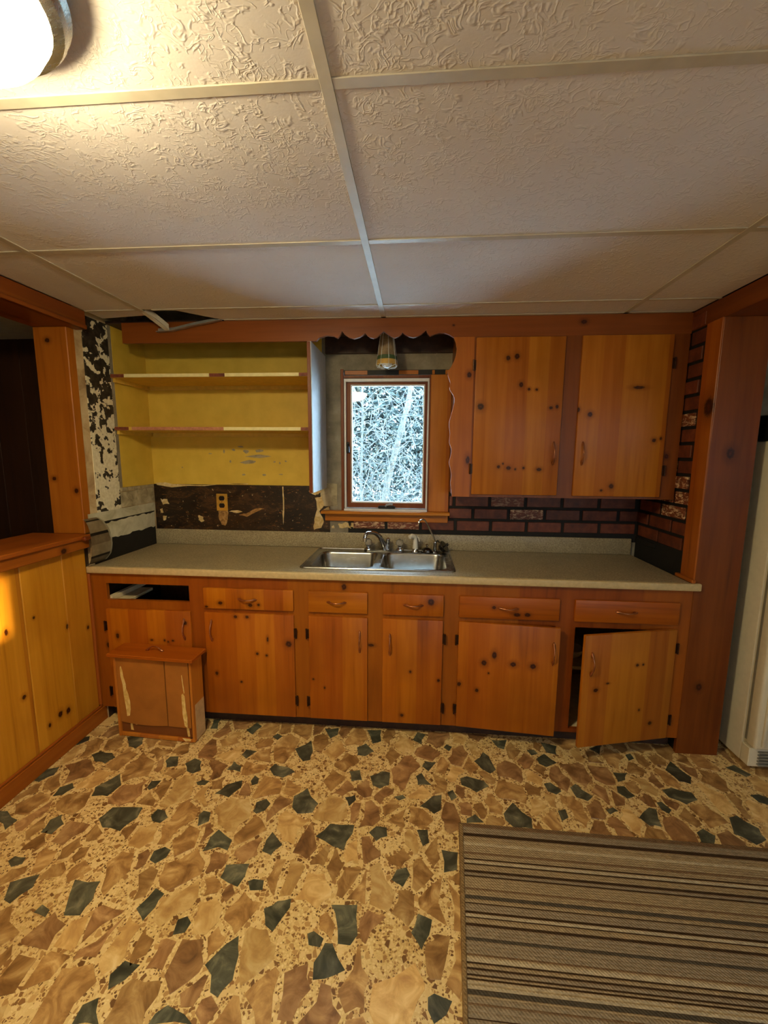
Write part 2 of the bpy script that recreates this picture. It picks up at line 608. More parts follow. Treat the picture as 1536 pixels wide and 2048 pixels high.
GREENS = [
    [(-1.79, 1.876), (-1.787, 1.925), (-1.741, 1.939), (-1.721, 1.907), (-1.753, 1.869)],
    [(-1.806, 1.782), (-1.792, 1.838), (-1.763, 1.809), (-1.768, 1.777)],
    [(-1.805, 1.634), (-1.798, 1.682), (-1.716, 1.717), (-1.7, 1.667), (-1.733, 1.621)],
    [(-1.625, 1.807), (-1.595, 1.836), (-1.529, 1.829), (-1.491, 1.801), (-1.512, 1.756), (-1.576, 1.767)],
    [(-1.535, 1.947), (-1.502, 1.974), (-1.447, 1.967), (-1.421, 1.908), (-1.435, 1.869), (-1.48, 1.884)],
    [(-0.92, 2.063), (-0.883, 2.132), (-0.845, 2.102), (-0.871, 2.029)],
    [(-0.487, 2.111), (-0.411, 2.125), (-0.407, 2.066), (-0.439, 2.033)],
    [(-0.251, 2.121), (-0.172, 2.128), (-0.164, 2.037), (-0.209, 2.013)],
    [(-0.608, 1.941), (-0.539, 2.01), (-0.51, 1.931), (-0.509, 1.868), (-0.542, 1.857), (-0.573, 1.889)],
    [(-0.287, 1.978), (-0.242, 2.011), (-0.196, 1.958), (-0.237, 1.918), (-0.276, 1.924)],
    [(-0.864, 1.873), (-0.858, 1.913), (-0.798, 1.906), (-0.831, 1.849)],
    [(-1.225, 1.798), (-1.221, 1.829), (-1.18, 1.836), (-1.149, 1.776), (-1.196, 1.758)],
    [(-1.119, 1.79), (-1.09, 1.83), (-1.047, 1.813), (-1.019, 1.757), (-1.048, 1.731), (-1.083, 1.744)],
    [(-0.894, 1.768), (-0.886, 1.827), (-0.835, 1.798), (-0.826, 1.761)],
    [(-0.691, 1.794), (-0.676, 1.828), (-0.607, 1.812), (-0.561, 1.784), (-0.61, 1.742), (-0.656, 1.753)],
    [(-0.3, 1.811), (-0.25, 1.824), (-0.232, 1.762), (-0.281, 1.75)],
    [(-0.197, 1.788), (-0.14, 1.825), (-0.103, 1.82), (-0.103, 1.743), (-0.143, 1.718), (-0.179, 1.736)],
    [(-1.428, 1.565), (-1.448, 1.613), (-1.393, 1.701), (-1.339, 1.637), (-1.356, 1.571)],
    [(-1.599, 1.55), (-1.608, 1.599), (-1.572, 1.629), (-1.542, 1.602), (-1.561, 1.561)],
    [(-1.211, 1.633), (-1.215, 1.67), (-1.171, 1.678), (-1.175, 1.636), (-1.194, 1.62)],
    [(-1.002, 1.681), (-0.98, 1.698), (-0.944, 1.693), (-0.954, 1.67), (-0.988, 1.667)],
    [(-0.884, 1.626), (-0.856, 1.678), (-0.792, 1.711), (-0.781, 1.67), (-0.813, 1.611)],
    [(-0.752, 1.71), (-0.745, 1.746), (-0.719, 1.728), (-0.714, 1.698), (-0.736, 1.686)],
    [(-0.677, 1.55), (-0.68, 1.595), (-0.643, 1.618), (-0.615, 1.594), (-0.627, 1.558), (-0.658, 1.539)],
    [(-0.515, 1.583), (-0.525, 1.642), (-0.476, 1.693), (-0.406, 1.612), (-0.42, 1.565), (-0.483, 1.554)],
    [(-0.295, 1.655), (-0.252, 1.673), (-0.244, 1.646), (-0.27, 1.61)],
    [(-1.733, 1.416), (-1.755, 1.458), (-1.723, 1.461), (-1.64, 1.424), (-1.646, 1.377)],
    [(-1.307, 1.459), (-1.29, 1.517), (-1.161, 1.528), (-1.15, 1.478), (-1.178, 1.411), (-1.261, 1.421)],
    [(-1.098, 1.489), (-1.091, 1.525), (-1.055, 1.521), (-1.022, 1.489), (-1.039, 1.461), (-1.075, 1.466)],
    [(-0.876, 1.46), (-0.899, 1.512), (-0.889, 1.534), (-0.854, 1.528), (-0.842, 1.486)],
    [(-1.493, 1.379), (-1.505, 1.436), (-1.478, 1.465), (-1.433, 1.424), (-1.443, 1.375)],
    [(-0.801, 1.356), (-0.8, 1.415), (-0.782, 1.453), (-0.708, 1.412), (-0.706, 1.367), (-0.751, 1.378)],
    [(-0.572, 1.376), (-0.572, 1.423), (-0.559, 1.46), (-0.501, 1.408), (-0.531, 1.364)],
    [(-0.381, 1.456), (-0.334, 1.517), (-0.232, 1.52), (-0.234, 1.48), (-0.257, 1.405), (-0.304, 1.419)],
    [(-0.168, 1.491), (-0.141, 1.522), (-0.099, 1.52), (-0.092, 1.481), (-0.135, 1.455)],
    [(-0.982, 1.306), (-0.988, 1.341), (-0.955, 1.361), (-0.925, 1.351), (-0.925, 1.321), (-0.952, 1.294)],
    [(-1.508, 1.257), (-1.5, 1.277), (-1.455, 1.276), (-1.445, 1.252), (-1.475, 1.237)],
    [(-0.686, 1.265), (-0.685, 1.312), (-0.6, 1.323), (-0.598, 1.277), (-0.609, 1.238), (-0.651, 1.25)],
    [(-0.58, 1.26), (-0.562, 1.269), (-0.524, 1.268), (-0.517, 1.235), (-0.56, 1.23)],
    [(-1.39, 1.129), (-1.425, 1.185), (-1.345, 1.221), (-1.329, 1.176), (-1.357, 1.119)],
    [(-1.145, 1.1), (-1.203, 1.214), (-1.107, 1.216), (-1.087, 1.154), (-1.091, 1.105)],
    [(-0.919, 1.14), (-0.894, 1.21), (-0.853, 1.194), (-0.858, 1.149), (-0.873, 1.106)],
    [(-0.752, 1.076), (-0.761, 1.119), (-0.734, 1.132), (-0.712, 1.115), (-0.717, 1.086)],
    [(-0.49, 1.176), (-0.452, 1.203), (-0.407, 1.215), (-0.403, 1.187), (-0.437, 1.111), (-0.468, 1.128)],
    [(-0.265, 1.207), (-0.176, 1.214), (-0.163, 1.125), (-0.182, 1.095), (-0.222, 1.096), (-0.231, 1.141)],
    [(-0.324, 1.115), (-0.305, 1.124), (-0.269, 1.106), (-0.275, 1.082), (-0.312, 1.085)],
    [(-0.61, 1.009), (-0.573, 1.064), (-0.541, 1.092), (-0.519, 1.042), (-0.511, 0.981), (-0.536, 0.939), (-0.563, 0.948), (-0.579, 0.987)],
    [(-0.857, 0.929), (-0.876, 0.962), (-0.856, 0.999), (-0.804, 0.993), (-0.824, 0.955)],
    [(-0.278, 1.0), (-0.285, 1.042), (-0.262, 1.095), (-0.238, 1.095), (-0.187, 1.031), (-0.242, 1.006)],
    [(-0.901, 0.851), (-0.903, 0.892), (-0.87, 0.911), (-0.827, 0.857)],
    [(-0.697, 0.868), (-0.691, 0.891), (-0.667, 0.911), (-0.608, 0.896), (-0.576, 0.878)],
    [(-1.123, 2.056), (-1.142, 2.131), (-1.104, 2.146), (-1.084, 2.059)],
    [(-0.755, 2.019), (-0.737, 2.047), (-0.703, 2.03), (-0.72, 1.998)],
    [(-1.786, 1.487), (-1.825, 1.524), (-1.795, 1.547), (-1.768, 1.515)],
    [(-1.252, 1.101), (-1.245, 1.126), (-1.205, 1.112), (-1.201, 1.09)],
    [(0.004, 2.061), (0.031, 2.129), (0.075, 2.112), (0.051, 2.03)],
    [(0.166, 2.017), (0.184, 2.042), (0.211, 2.025), (0.193, 1.992)],
    [(0.052, 1.874), (0.069, 1.91), (0.122, 1.906), (0.083, 1.844)],
    [(0.022, 1.807), (0.049, 1.83), (0.095, 1.76), (0.031, 1.754)],
    [(0.232, 1.81), (0.264, 1.828), (0.343, 1.804), (0.361, 1.775), (0.298, 1.734), (0.234, 1.772)],
    [(0.313, 1.931), (0.367, 2.001), (0.392, 1.973), (0.412, 1.881), (0.38, 1.854), (0.343, 1.883)],
    [(0.429, 2.098), (0.51, 2.105), (0.481, 2.03), (0.451, 2.042)],
    [(0.598, 2.036), (0.637, 2.04), (0.649, 2.013), (0.613, 1.997)],
    [(0.632, 1.976), (0.681, 2.016), (0.726, 1.955), (0.665, 1.922), (0.635, 1.942)],
    [(0.686, 2.101), (0.764, 2.079), (0.743, 2.016), (0.696, 2.026)],
    [(0.928, 2.074), (1.002, 2.113), (0.965, 2.035)],
    [(0.977, 1.913), (1.044, 1.916), (1.014, 1.869), (0.973, 1.853)],
    [(0.621, 1.813), (0.653, 1.823), (0.688, 1.774), (0.659, 1.753), (0.625, 1.769)],
    [(0.736, 1.8), (0.768, 1.825), (0.82, 1.757), (0.786, 1.727), (0.744, 1.744)],
    [(0.955, 1.826), (0.99, 1.829), (1.012, 1.774), (0.971, 1.757), (0.943, 1.789)],
    [(1.242, 1.952), (1.302, 2.016), (1.34, 1.913), (1.311, 1.869), (1.265, 1.883)],
    [(1.154, 1.822), (1.205, 1.838), (1.281, 1.818), (1.282, 1.776), (1.216, 1.746), (1.161, 1.78)],
    [(1.54, 1.826), (1.583, 1.833), (1.625, 1.806), (1.591, 1.763), (1.547, 1.785)],
    [(1.089, 1.746), (1.113, 1.751), (1.132, 1.71), (1.11, 1.689), (1.089, 1.707)],
    [(0.398, 1.629), (0.451, 1.692), (0.513, 1.614), (0.503, 1.565), (0.427, 1.564), (0.399, 1.598)],
    [(0.041, 1.637), (0.098, 1.696), (0.138, 1.706), (0.131, 1.625), (0.1, 1.603)],
    [(0.164, 1.722), (0.191, 1.739), (0.206, 1.698), (0.18, 1.679)],
    [(-0.076, 1.677), (-0.037, 1.691), (-0.022, 1.676), (-0.053, 1.659)],
    [(0.236, 1.59), (0.276, 1.615), (0.307, 1.578), (0.234, 1.569)],
    [(0.635, 1.662), (0.671, 1.675), (0.67, 1.633), (0.636, 1.612)],
    [(0.847, 1.686), (0.882, 1.702), (0.898, 1.684), (0.855, 1.664)],
    [(0.971, 1.659), (1.041, 1.716), (1.068, 1.708), (1.042, 1.619), (0.992, 1.622)],
    [(1.355, 1.691), (1.395, 1.705), (1.44, 1.645), (1.429, 1.593), (1.371, 1.566), (1.319, 1.611)],
    [(1.169, 1.604), (1.206, 1.625), (1.234, 1.593), (1.202, 1.552), (1.159, 1.559)],
    [(0.027, 1.519), (0.071, 1.523), (0.075, 1.467), (0.05, 1.449)],
    [(0.122, 1.44), (0.185, 1.434), (0.175, 1.365), (0.126, 1.351)],
    [(-0.065, 1.308), (-0.049, 1.346), (-0.012, 1.359), (0.002, 1.332), (-0.023, 1.287)],
    [(0.008, 1.146), (0.03, 1.204), (0.077, 1.189), (0.066, 1.144), (0.041, 1.101)],
    [(0.058, 0.988), (0.076, 0.998), (0.126, 0.985), (0.108, 0.955), (0.073, 0.933), (0.057, 0.961)],
    [(1.096, 2.043), (1.127, 2.055), (1.128, 2.019), (1.095, 2.002)],
    [(1.55, 1.995), (1.606, 2.017), (1.641, 1.955), (1.607, 1.939)],
]
def area(p):
    return 0.5 * sum(p[i][0] * p[(i + 1) % len(p)][1] - p[(i + 1) % len(p)][0] * p[i][1] for i in range(len(p)))
def clip(poly, px, py, nx, ny):
    """keep side where (p - P).n <= 0"""
    out = []
    for i in range(len(poly)):
        a, b = poly[i], poly[(i + 1) % len(poly)]
        da = (a[0] - px) * nx + (a[1] - py) * ny
        db = (b[0] - px) * nx + (b[1] - py) * ny
        if da <= 0: out.append(a)
        if (da < 0 < db) or (db < 0 < da):
            t = da / (da - db)
            out.append((a[0] + (b[0] - a[0]) * t, a[1] + (b[1] - a[1]) * t))
    return out
def roughen(poly, rng, amt):
    out = []
    n = len(poly)
    for i in range(n):
        a, b = poly[i], poly[(i + 1) % n]
        l = math.hypot(b[0] - a[0], b[1] - a[1])
        out.append(a)
        if l > 0.045:
            k = rng.uniform(0.35, 0.65)
            j = rng.uniform(-amt, amt * 0.3) * l
            out.append((a[0] + (b[0] - a[0]) * k - (b[1] - a[1]) / l * j * -1, a[1] + (b[1] - a[1]) * k + (b[0] - a[0]) / l * j * -1))
    return out

def build_stones():
    rng = random.Random(11)
    FX0, FX1, FY0, FY1 = -1.84, 2.3, 0.30, 2.14
    seeds = []                      # (x, y, kind)  kind 0 = outline sample of a green stone
    greens = []
    for g in GREENS:
        if area(g) < 0: g = g[::-1]
        greens.append(g)
        n = len(g)
        cx = sum(p[0] for p in g) / n; cy = sum(p[1] for p in g) / n
        for i in range(n):
            a, b = g[i], g[(i + 1) % n]
            l = math.hypot(b[0] - a[0], b[1] - a[1])
            m = max(1, int(l / 0.03))
            for k in range(m):
                t = k / m
                x, y = a[0] + (b[0] - a[0]) * t, a[1] + (b[1] - a[1]) * t
                seeds.append((x + (cx - x) * 0.12, y + (cy - y) * 0.12, 0, 0))
    rings = list(seeds)
    tans = []
    tries = 0
    def inside_green(x, y):
        for g in greens:
            if all((g[(i + 1) % len(g)][0] - g[i][0]) * (y - g[i][1]) - (g[(i + 1) % len(g)][1] - g[i][1]) * (x - g[i][0]) >= 0 for i in range(len(g))):
                return True
        return False
    # extra green stones outside the part of the floor that the photo shows
    for _ in range(9000):
        x, y = rng.uniform(FX0, FX1), rng.uniform(FY0, FY1)
        big = rng.random()
        r = 0.108 if big < 0.35 else (0.080 if big < 0.72 else 0.052)
        if any((x - s[0]) ** 2 + ((y - s[1]) / 1.35) ** 2 < (0.42 * r) ** 2 for s in rings): continue
        if any((x - s[0]) ** 2 + ((y - s[1]) / 1.35) ** 2 < (0.5 * (r + s[3])) ** 2 for s in tans): continue
        if inside_green(x, y): continue
        tans.append((x, y, 1, r))
    AY = 1.35
    sq = lambda s: (s[0], s[1] / AY, s[2], s[3])
    rings = [sq(s) for s in rings]; tans = [sq(s) for s in tans]
    allp = rings + tans
    cells = []
    for s in tans:
        near = sorted((((s[0] - q[0]) ** 2 + (s[1] - q[1]) ** 2), q) for q in allp if q is not s and abs(q[0] - s[0]) < 0.3 and abs(q[1] - s[1]) < 0.3)[:34]
        poly = [(s[0] - 0.2, s[1] - 0.2), (s[0] + 0.2, s[1] - 0.2), (s[0] + 0.2, s[1] + 0.2), (s[0] - 0.2, s[1] + 0.2)]
        gap = rng.choice((0.004, 0.007, 0.010))
        for d2, q in near:
            d = math.sqrt(d2)
            nx, ny = (q[0] - s[0]) / d, (q[1] - s[1]) / d
            if q[2] == 0: k = d - 0.012
            else: k = d * s[3] / (s[3] + q[3]) - gap
            k = max(k, 0.008)
            poly = clip(poly, s[0] + nx * k, s[1] + ny * k, nx, ny)
            if len(poly) < 3: break
        if len(poly) < 3: continue
        poly = [(p[0], p[1] * AY) for p in poly]
        for (px, py, nx, ny) in ((FX0, 0, -1, 0), (FX1, 0, 1, 0), (0, FY0, 0, -1), (0, FY1, 0, 1)):
            poly = clip(poly, px, py, nx, ny)
            if len(poly) < 3: break
        if len(poly) < 3: continue
        # merge tiny edges
        q2 = []
        for i, p in enumerate(poly):
            if not q2 or math.hypot(p[0] - q2[-1][0], p[1] - q2[-1][1]) > 0.012:
                q2.append(p)
        if len(q2) < 3 or area(q2) < 0.0007: continue
        if rng.random() < 0.10: continue
        cells.append(roughen(q2, rng, 0.16))
    def vis(poly):                       # how large it shows from where the photo was taken
        cx = sum(p[0] for p in poly) / len(poly); cy = sum(p[1] for p in poly) / len(poly)
        d = math.sqrt(cx * cx + cy * cy + 2.3)
        hid = 0.02 if (cx > 0.2 and cy < 1.5) or cy < 0.8 else 1.0
        return abs(area(poly)) / d ** 3 * hid
    for g in greens:
        stone_obj(roughen(g, rng, 0.10), M['stone_green'])
    cells.sort(key=lambda p: -vis(p))
    nmax = 296 - len(greens)
    mats = [M['stone_tan'], M['stone_rose'], M['stone_cream']]
    for p in cells[:nmax]:
        stone_obj(p, rng.choices(mats, (5, 3, 2))[0])
    bm = bmesh.new()
    for p in cells[nmax:]:
        cx = sum(q[0] for q in p) / len(p); cy = sum(q[1] for q in p) / len(p)
        mi = rng.choices((0, 1, 2), (5, 3, 2))[0]
        lo = [bm.verts.new((q[0], q[1], 0)) for q in p]
        hi = [bm.verts.new((cx + (q[0] - cx) * 0.985, cy + (q[1] - cy) * 0.985, STONE_H)) for q in p]
        bm.faces.new(hi).material_index = mi
        for i in range(len(p)):
            bm.faces.new((lo[i], lo[(i + 1) % len(p)], hi[(i + 1) % len(p)], hi[i])).material_index = mi
    o = obj('small_stones', bm, mats, fl, origin=(0, 0, 0))
    o['kind'] = 'stuff'
build_stones()

# ---- back wall with window opening
WX0, WX1, WZ0, WZ1 = -0.470, 0.076, 1.160, 2.030
wb = obj('wall_back', grid_plate(-1.93, 3.2, 0, 2.50, [(WX0, WX1, WZ0, WZ1)], YB, YB + 0.14), M['plaster'], origin=(0, YB, 0))
tag(wb, 'kitchen back wall, bare grey plaster around the window', 'wall', kind='structure')
obj('painted_panel', box(-1.752, -0.60, YB - 0.006, YB, 1.318, 2.236), M['yellow'], wb)['label'] = 'yellow painted wall behind the open shelves'
obj('adhesive_band', box(-1.752, -0.56, YB - 0.005, YB, 0.99, 1.318), M['mastic'], wb)['label'] = 'black scraped adhesive band above the counter'
# torn paper remnants and paint losses (real thin flakes)
def flake(name, pts, material, parent, y=YB - 0.005, th=0.002, seed=1, wob=0.12):
    rng = random.Random(seed)
    out = []
    n = len(pts)
    for i in range(n):
        a, b = pts[i], pts[(i + 1) % n]
        for k in range(3):
            t = k / 3
            l = math.hypot(b[0] - a[0], b[1] - a[1])
            out.append((a[0] + (b[0] - a[0]) * t + rng.uniform(-1, 1) * l * wob, a[1] + (b[1] - a[1]) * t + rng.uniform(-1, 1) * l * wob))
    return obj(name, poly_prism(out, y - th, y, 'xz'), material, parent)
for i, pl in enumerate([
    [(-0.655, 1.24), (-0.61, 1.25), (-0.60, 1.19), (-0.63, 1.15), (-0.60, 1.09), (-0.62, 1.04), (-0.67, 1.03), (-0.665, 1.10), (-0.645, 1.16)],
    [(-0.60, 1.17), (-0.57, 1.18), (-0.555, 1.14), (-0.585, 1.125)],
    [(-0.70, 1.28), (-0.66, 1.30), (-0.615, 1.285), (-0.64, 1.255)],
    [(-1.715, 1.215), (-1.665, 1.215), (-1.655, 1.185), (-1.70, 1.18)],
    [(-1.72, 1.15), (-1.70, 1.155), (-1.695, 1.125), (-1.72, 1.12)],
    [(-1.70, 1.10), (-1.68, 1.105), (-1.68, 1.075), (-1.70, 1.07)],
    [(-1.455, 1.11), (-1.425, 1.105), (-1.415, 1.075), (-1.44, 1.065), (-1.45, 1.08)],
    [(-0.505, 1.075), (-0.44, 1.08), (-0.43, 1.05), (-0.50, 1.045)],
    [(-0.42, 1.08), (-0.395, 1.08), (-0.395, 1.045), (-0.425, 1.05)],
    [(-0.55, 1.055), (-0.535, 1.06), (-0.53, 1.04), (-0.548, 1.04)],
    [(-1.735, 1.32), (-1.55, 1.325), (-1.30, 1.322), (-1.10, 1.326), (-1.12, 1.312), (-1.40, 1.310), (-1.73, 1.311)],
]):
    flake('paper_remnant', pl, M['creampaper'], wb, seed=i + 3, wob=0.15 if i not in (0, 10) else 0.06)
flake('crease', [(-0.874, 1.31), (-0.866, 1.31), (-0.862, 1.20), (-0.866, 1.12), (-0.872, 1.06), (-0.876, 1.13), (-0.870, 1.22)], M['creampaper'], wb, seed=77, wob=0.02)
flake('smear', [(-1.315, 1.145), (-1.245, 1.145), (-1.25, 1.09), (-1.27, 1.045), (-1.295, 1.05), (-1.31, 1.09)], M['tansmear'], wb, seed=40, wob=0.05)
flake('smear', [(-1.24, 1.140), (-1.18, 1.150), (-1.15, 1.140), (-1.19, 1.130)], M['creampaper'], wb, seed=41, wob=0.06)
flake('smear', [(-1.175, 1.12), (-1.13, 1.13), (-1.05, 1.165), (-1.00, 1.165), (-1.06, 1.14), (-1.12, 1.105)], M['tansmear'], wb, seed=42, wob=0.05)
M['lossgrey'] = m_blotch('bare_grey_patch', (120, 108, 84), (150, 138, 110), (168, 154, 124), 30)
for i, (x, z, rx, rz) in enumerate([(-1.105, 1.535, .022, .012), (-1.02, 1.54, .032, .010), (-1.03, 1.505, .075, .010), (-1.095, 1.468, .055, .013), (-1.255, 1.535, .006, .012), (-1.215, 1.47, .006, .010), (-1.14, 1.565, .022, .006), (-1.35, 1.52, .016, .004), (-0.92, 1.47, .007, .006), (-0.885, 1.462, .006, .007), (-0.845, 1.475, .008, .006), (-1.13, 1.385, .018, .006), (-0.99, 1.385, .014, .007), (-0.88, 1.39, .016, .004), (-1.545, 1.43, .005, .004), (-1.19, 1.545, .012, .008)]):
    rng = random.Random(60 + i)
    pl = [(x + rx * math.cos(a) * rng.uniform(.6, 1.25), z + rz * math.sin(a) * rng.uniform(.6, 1.25)) for a in [k * math.pi / 4.5 for k in range(9)]]
    obj('paint_loss', poly_prism(pl, YB - 0.0068, YB - 0.006, 'xz'), M['lossgrey'], wb)
flake('torn_block', [(-0.626, 1.335), (-0.512, 1.335), (-0.510, 1.188), (-0.615, 1.186)], M['blockgrey'], wb, y=YB, th=0.006, seed=9, wob=0.015)
obj('fascia_board', box(-0.575, 0.30, YB - 0.02, YB, 2.135, 2.236, 0.002), M['dark_brown'], wb)
# brick facing, back wall
obj('mortar_field', box(-0.44, 0.206, YB - 0.003, YB, 0.99, 1.10), M['mortar'], wb)
obj('mortar_field', box(0.206, XR, YB - 0.003, YB, 0.99, 1.30), M['mortar'], wb)
BP, BR, BL, BH = 0.222, 0.079, 0.203, 0.062
def brick_y(x0, x1, z0, rng):
    d = rng.uniform(0.008, 0.012)
    return obj('brick', box(x0, x1, YB - d, YB - 0.002, z0, z0 + BH, 0.002), M['brick'], wb)
rngb = random.Random(5)
for row, z0, off, xs in ((0, 1.044, 0.262, -0.44), (1, 1.123, 0.148, 0.21), (2, 1.202, 0.250, 0.21)):
    x = off - 6 * BP
    while x < XR:
        a, b = max(x, xs), min(x + BL, XR - 0.004)
        if b - a > 0.02: brick_y(a, b, z0, rngb)
        x += BP
# ---- right stub wall with brick facing
wr = obj('wall_right', box(XR, 1.56, 2.10, YB, 0, 2.50), M['mortar'], origin=(XR, 2.4, 0))
tag(wr, 'right stub wall with red brick facing', 'wall', kind='structure')
row = 0
z0 = 1.044 - BR * 0
while z0 < 2.24:
    off = 2.195 - 0.02 if row % 2 == 0 else 2.195 - 0.115
    y = YB - 0.012 - 4 * BP + (0.0 if row % 2 == 0 else 0.108)
    while y < YB:
        a, b = max(y, 2.185), min(y + BL, YB - 0.014)
        if b - a > 0.02 and (z0 < 1.32 or a < 2.33):
            d = rngb.uniform(0.006, 0.010)
            obj('brick', box(XR - d, XR + 0.002, a, b, z0, min(z0 + BH, H - 0.002), 0.002), M['brick'], wr)
        y += BP
    z0 += BR
    row += 1
obj('brick', box(XR - 0.008, XR + 0.002, 2.44, 2.65, 1.0, 1.028, 0.002), M['mortar'], wr)

# ---- left wall: stub beside the counter, half wall with pine boards, header, post
wl = obj('wall_left', box(-1.93, XL, 2.101, YB, 0, 2.50), M['tanplaster'], origin=(XL, 2.37, 0))
tag(wl, 'left stub wall with peeling paint and old plaster', 'wall', kind='structure')
def lpanel(name, y0, y1, z0, z1, material, th=0.004, label=None):
    o = obj(name, box(XL - 0.001, XL + th, y0, y1, z0, z1), material, wl)
    if label: o['label'] = label
    return o
lpanel('peeling_strip', 2.150, 2.335, 1.195, 2.236, M['peeled'], 0.004, 'white paint flaking off in black patches')
lpanel('raw_edge', 2.335, 2.362, 1.318, 2.236, M['plaster'], 0.003)
lpanel('painted_panel', 2.362, YB - 0.006, 1.318, 2.236, M['yellow'], 0.005, 'yellow painted side of the shelf alcove')
for i, (y0, y1, z0, z1) in enumerate([(2.34, 2.48, 1.20, 1.29), (2.488, 2.655, 1.20, 1.296), (2.34, 2.40, 1.294, 1.316), (2.405, 2.52, 1.294, 1.316), (2.525, 2.655, 1.30, 1.316)]):
    lpanel('plaster_block', y0, y1, z0, z1, M['blockgrey'], 0.005)
lpanel('paper_band', 2.08, 2.655, 1.140, 1.195, M['paperwhite'], 0.004)
def rag(y0, y1, zlo, zhi, material, name, x0, x1, seed, amp=0.006, lo=True, hi=True):
    rng = random.Random(seed)
    n = 26
    bot = [(y0 + (y1 - y0) * k / n, zlo + (rng.uniform(-amp, amp) if lo else 0)) for k in range(n + 1)]
    top = [(y1 - (y1 - y0) * k / n, zhi + (rng.uniform(-amp, amp) if hi else 0)) for k in range(n + 1)]
    return obj(name, poly_prism(bot + top, x0, x1, 'yz'), material, wl)
lpanel('dark_base', 2.101, 2.655, 0.0, 0.872, M['dark_brown'], 0.002)
lpanel('black_base', 2.101, 2.645, 0.914, 1.142, M['blackbase'], 0.003)
rag(2.10, 2.640, 1.035, 1.130, M['paperwhite'], 'torn_paper', XL + 0.002, XL + 0.006, 4)

HWX = -1.79                                              # face of the half wall core
KN = {
    'u1': [(0.464, 2.024, 0.012, 0.014), (0.508, 2.031, 0.014, 0.016), (0.536, 1.889, 0.012, 0.015), (0.577, 1.866, 0.008, 0.008), (0.616, 1.864, 0.008, 0.007), (0.332, 1.778, 0.019, 0.019), (0.694, 1.771, 0.01, 0.009), (0.725, 1.777, 0.008, 0.011), (0.438, 1.462, 0.009, 0.01), (0.461, 1.479, 0.005, 0.006), (0.491, 1.456, 0.014, 0.012), (0.527, 1.45, 0.006, 0.007), (0.57, 1.457, 0.007, 0.009), (0.651, 1.45, 0.015, 0.01)],
    'u2': [(0.835, 1.761, 0.008, 0.013), (0.894, 1.737, 0.014, 0.014), (1.126, 1.872, 0.031, 0.009), (1.224, 1.606, 0.011, 0.011), (1.257, 1.615, 0.007, 0.009), (1.029, 1.365, 0.013, 0.015), (0.98, 1.342, 0.008, 0.007)],
    'uf': [(0.268, 1.943, 0.013, 0.016), (0.275, 1.497, 0.012, 0.024), (0.836, 2.199, 0.016, 0.011), (1.3, 1.524, 0.011, 0.013), (0.179, 2.193, 0.006, 0.005)],
    'b1': [(-1.238, 0.61, 0.011, 0.011), (-1.633, 0.521, 0.01, 0.017), (-1.436, 0.505, 0.009, 0.006), (-1.362, 0.506, 0.006, 0.007), (-1.342, 0.498, 0.006, 0.006), (-1.315, 0.506, 0.008, 0.006)],
    'bf': [(-1.704, 0.458, 0.009, 0.017), (-0.368, 0.837, 0.014, 0.018), (-0.225, 0.521, 0.017, 0.009)],
    'r2': [(-1.035, 0.731, 0.013, 0.01), (-0.87, 0.724, 0.014, 0.01), (-0.825, 0.728, 0.008, 0.008), (-1.113, 0.708, 0.009, 0.006)],
    'b2': [(-0.955, 0.657, 0.011, 0.009), (-0.891, 0.658, 0.011, 0.009), (-0.782, 0.536, 0.006, 0.015), (-0.842, 0.452, 0.008, 0.009), (-0.79, 0.444, 0.007, 0.007), (-0.667, 0.515, 0.018, 0.019), (-1.074, 0.328, 0.009, 0.012), (-0.937, 0.284, 0.007, 0.007)],
    'b3': [(-0.536, 0.321, 0.006, 0.006), (-0.475, 0.274, 0.005, 0.008)],
    'r4': [(0.085, 0.775, 0.018, 0.02)],
    'b4': [(-0.015, 0.389, 0.007, 0.008), (0.134, 0.347, 0.008, 0.009), (-0.057, 0.138, 0.01, 0.009)],
    'r5': [(0.404, 0.758, 0.011, 0.01), (0.572, 0.725, 0.017, 0.011), (0.52, 0.723, 0.019, 0.011)],
    'b5': [(0.414, 0.509, 0.013, 0.021), (0.364, 0.463, 0.015, 0.016), (0.509, 0.467, 0.016, 0.014), (0.606, 0.465, 0.016, 0.015), (0.389, 0.408, 0.005, 0.006), (0.241, 0.334, 0.011, 0.013), (0.333, 0.308, 0.01, 0.011)],
    'b6': [(1.1, 0.492, 0.009, 0.008), (1.131, 0.493, 0.006, 0.006), (0.89, 0.385, 0.014, 0.011), (0.95, 0.414, 0.01, 0.005), (1.132, 0.264, 0.006, 0.007), (1.199, 0.19, 0.012, 0.011)],
    'panel': [(1.438, 0.372, 0.015, 0.02), (1.454, 1.54, 0.019, 0.028)],
    'strip': [(2.11, 1.754, 0.037, 0.051)],
    'post': [(-1.858, 2.08, 0.014, 0.012), (-1.896, 1.387, 0.012, 0.011), (-1.779, 1.324, 0.012, 0.015)],
    'apron': [(1.895, 1.037, 0.019, 0.015)],
    'wains': [(1.73, 0.757, 0.007, 0.008), (1.906, 0.638, 0.009, 0.017), (1.596, 0.744, 0.009, 0.017), (1.64, 0.412, 0.011, 0.012), (1.813, 0.213, 0.014, 0.018), (1.86, 0.201, 0.014, 0.018), (1.749, 0.195, 0.009, 0.012), (2.035, 0.578, 0.009, 0.012)],
    'baseb': [(1.806, 0.109, 0.013, 0.011)],
}
hw = obj('wall_left_half', box(-1.93, HWX, 0.30, 2.100, 0, 1.05), M['dark_brown'], origin=(HWX, 1.2, 0))
tag(hw, 'low pine boarded half wall under the pass-through', 'wall', kind='structure')
seams = [2.062, 1.91, 1.685, 1.46, 1.24, 1.02, 0.80, 0.58, 0.36]
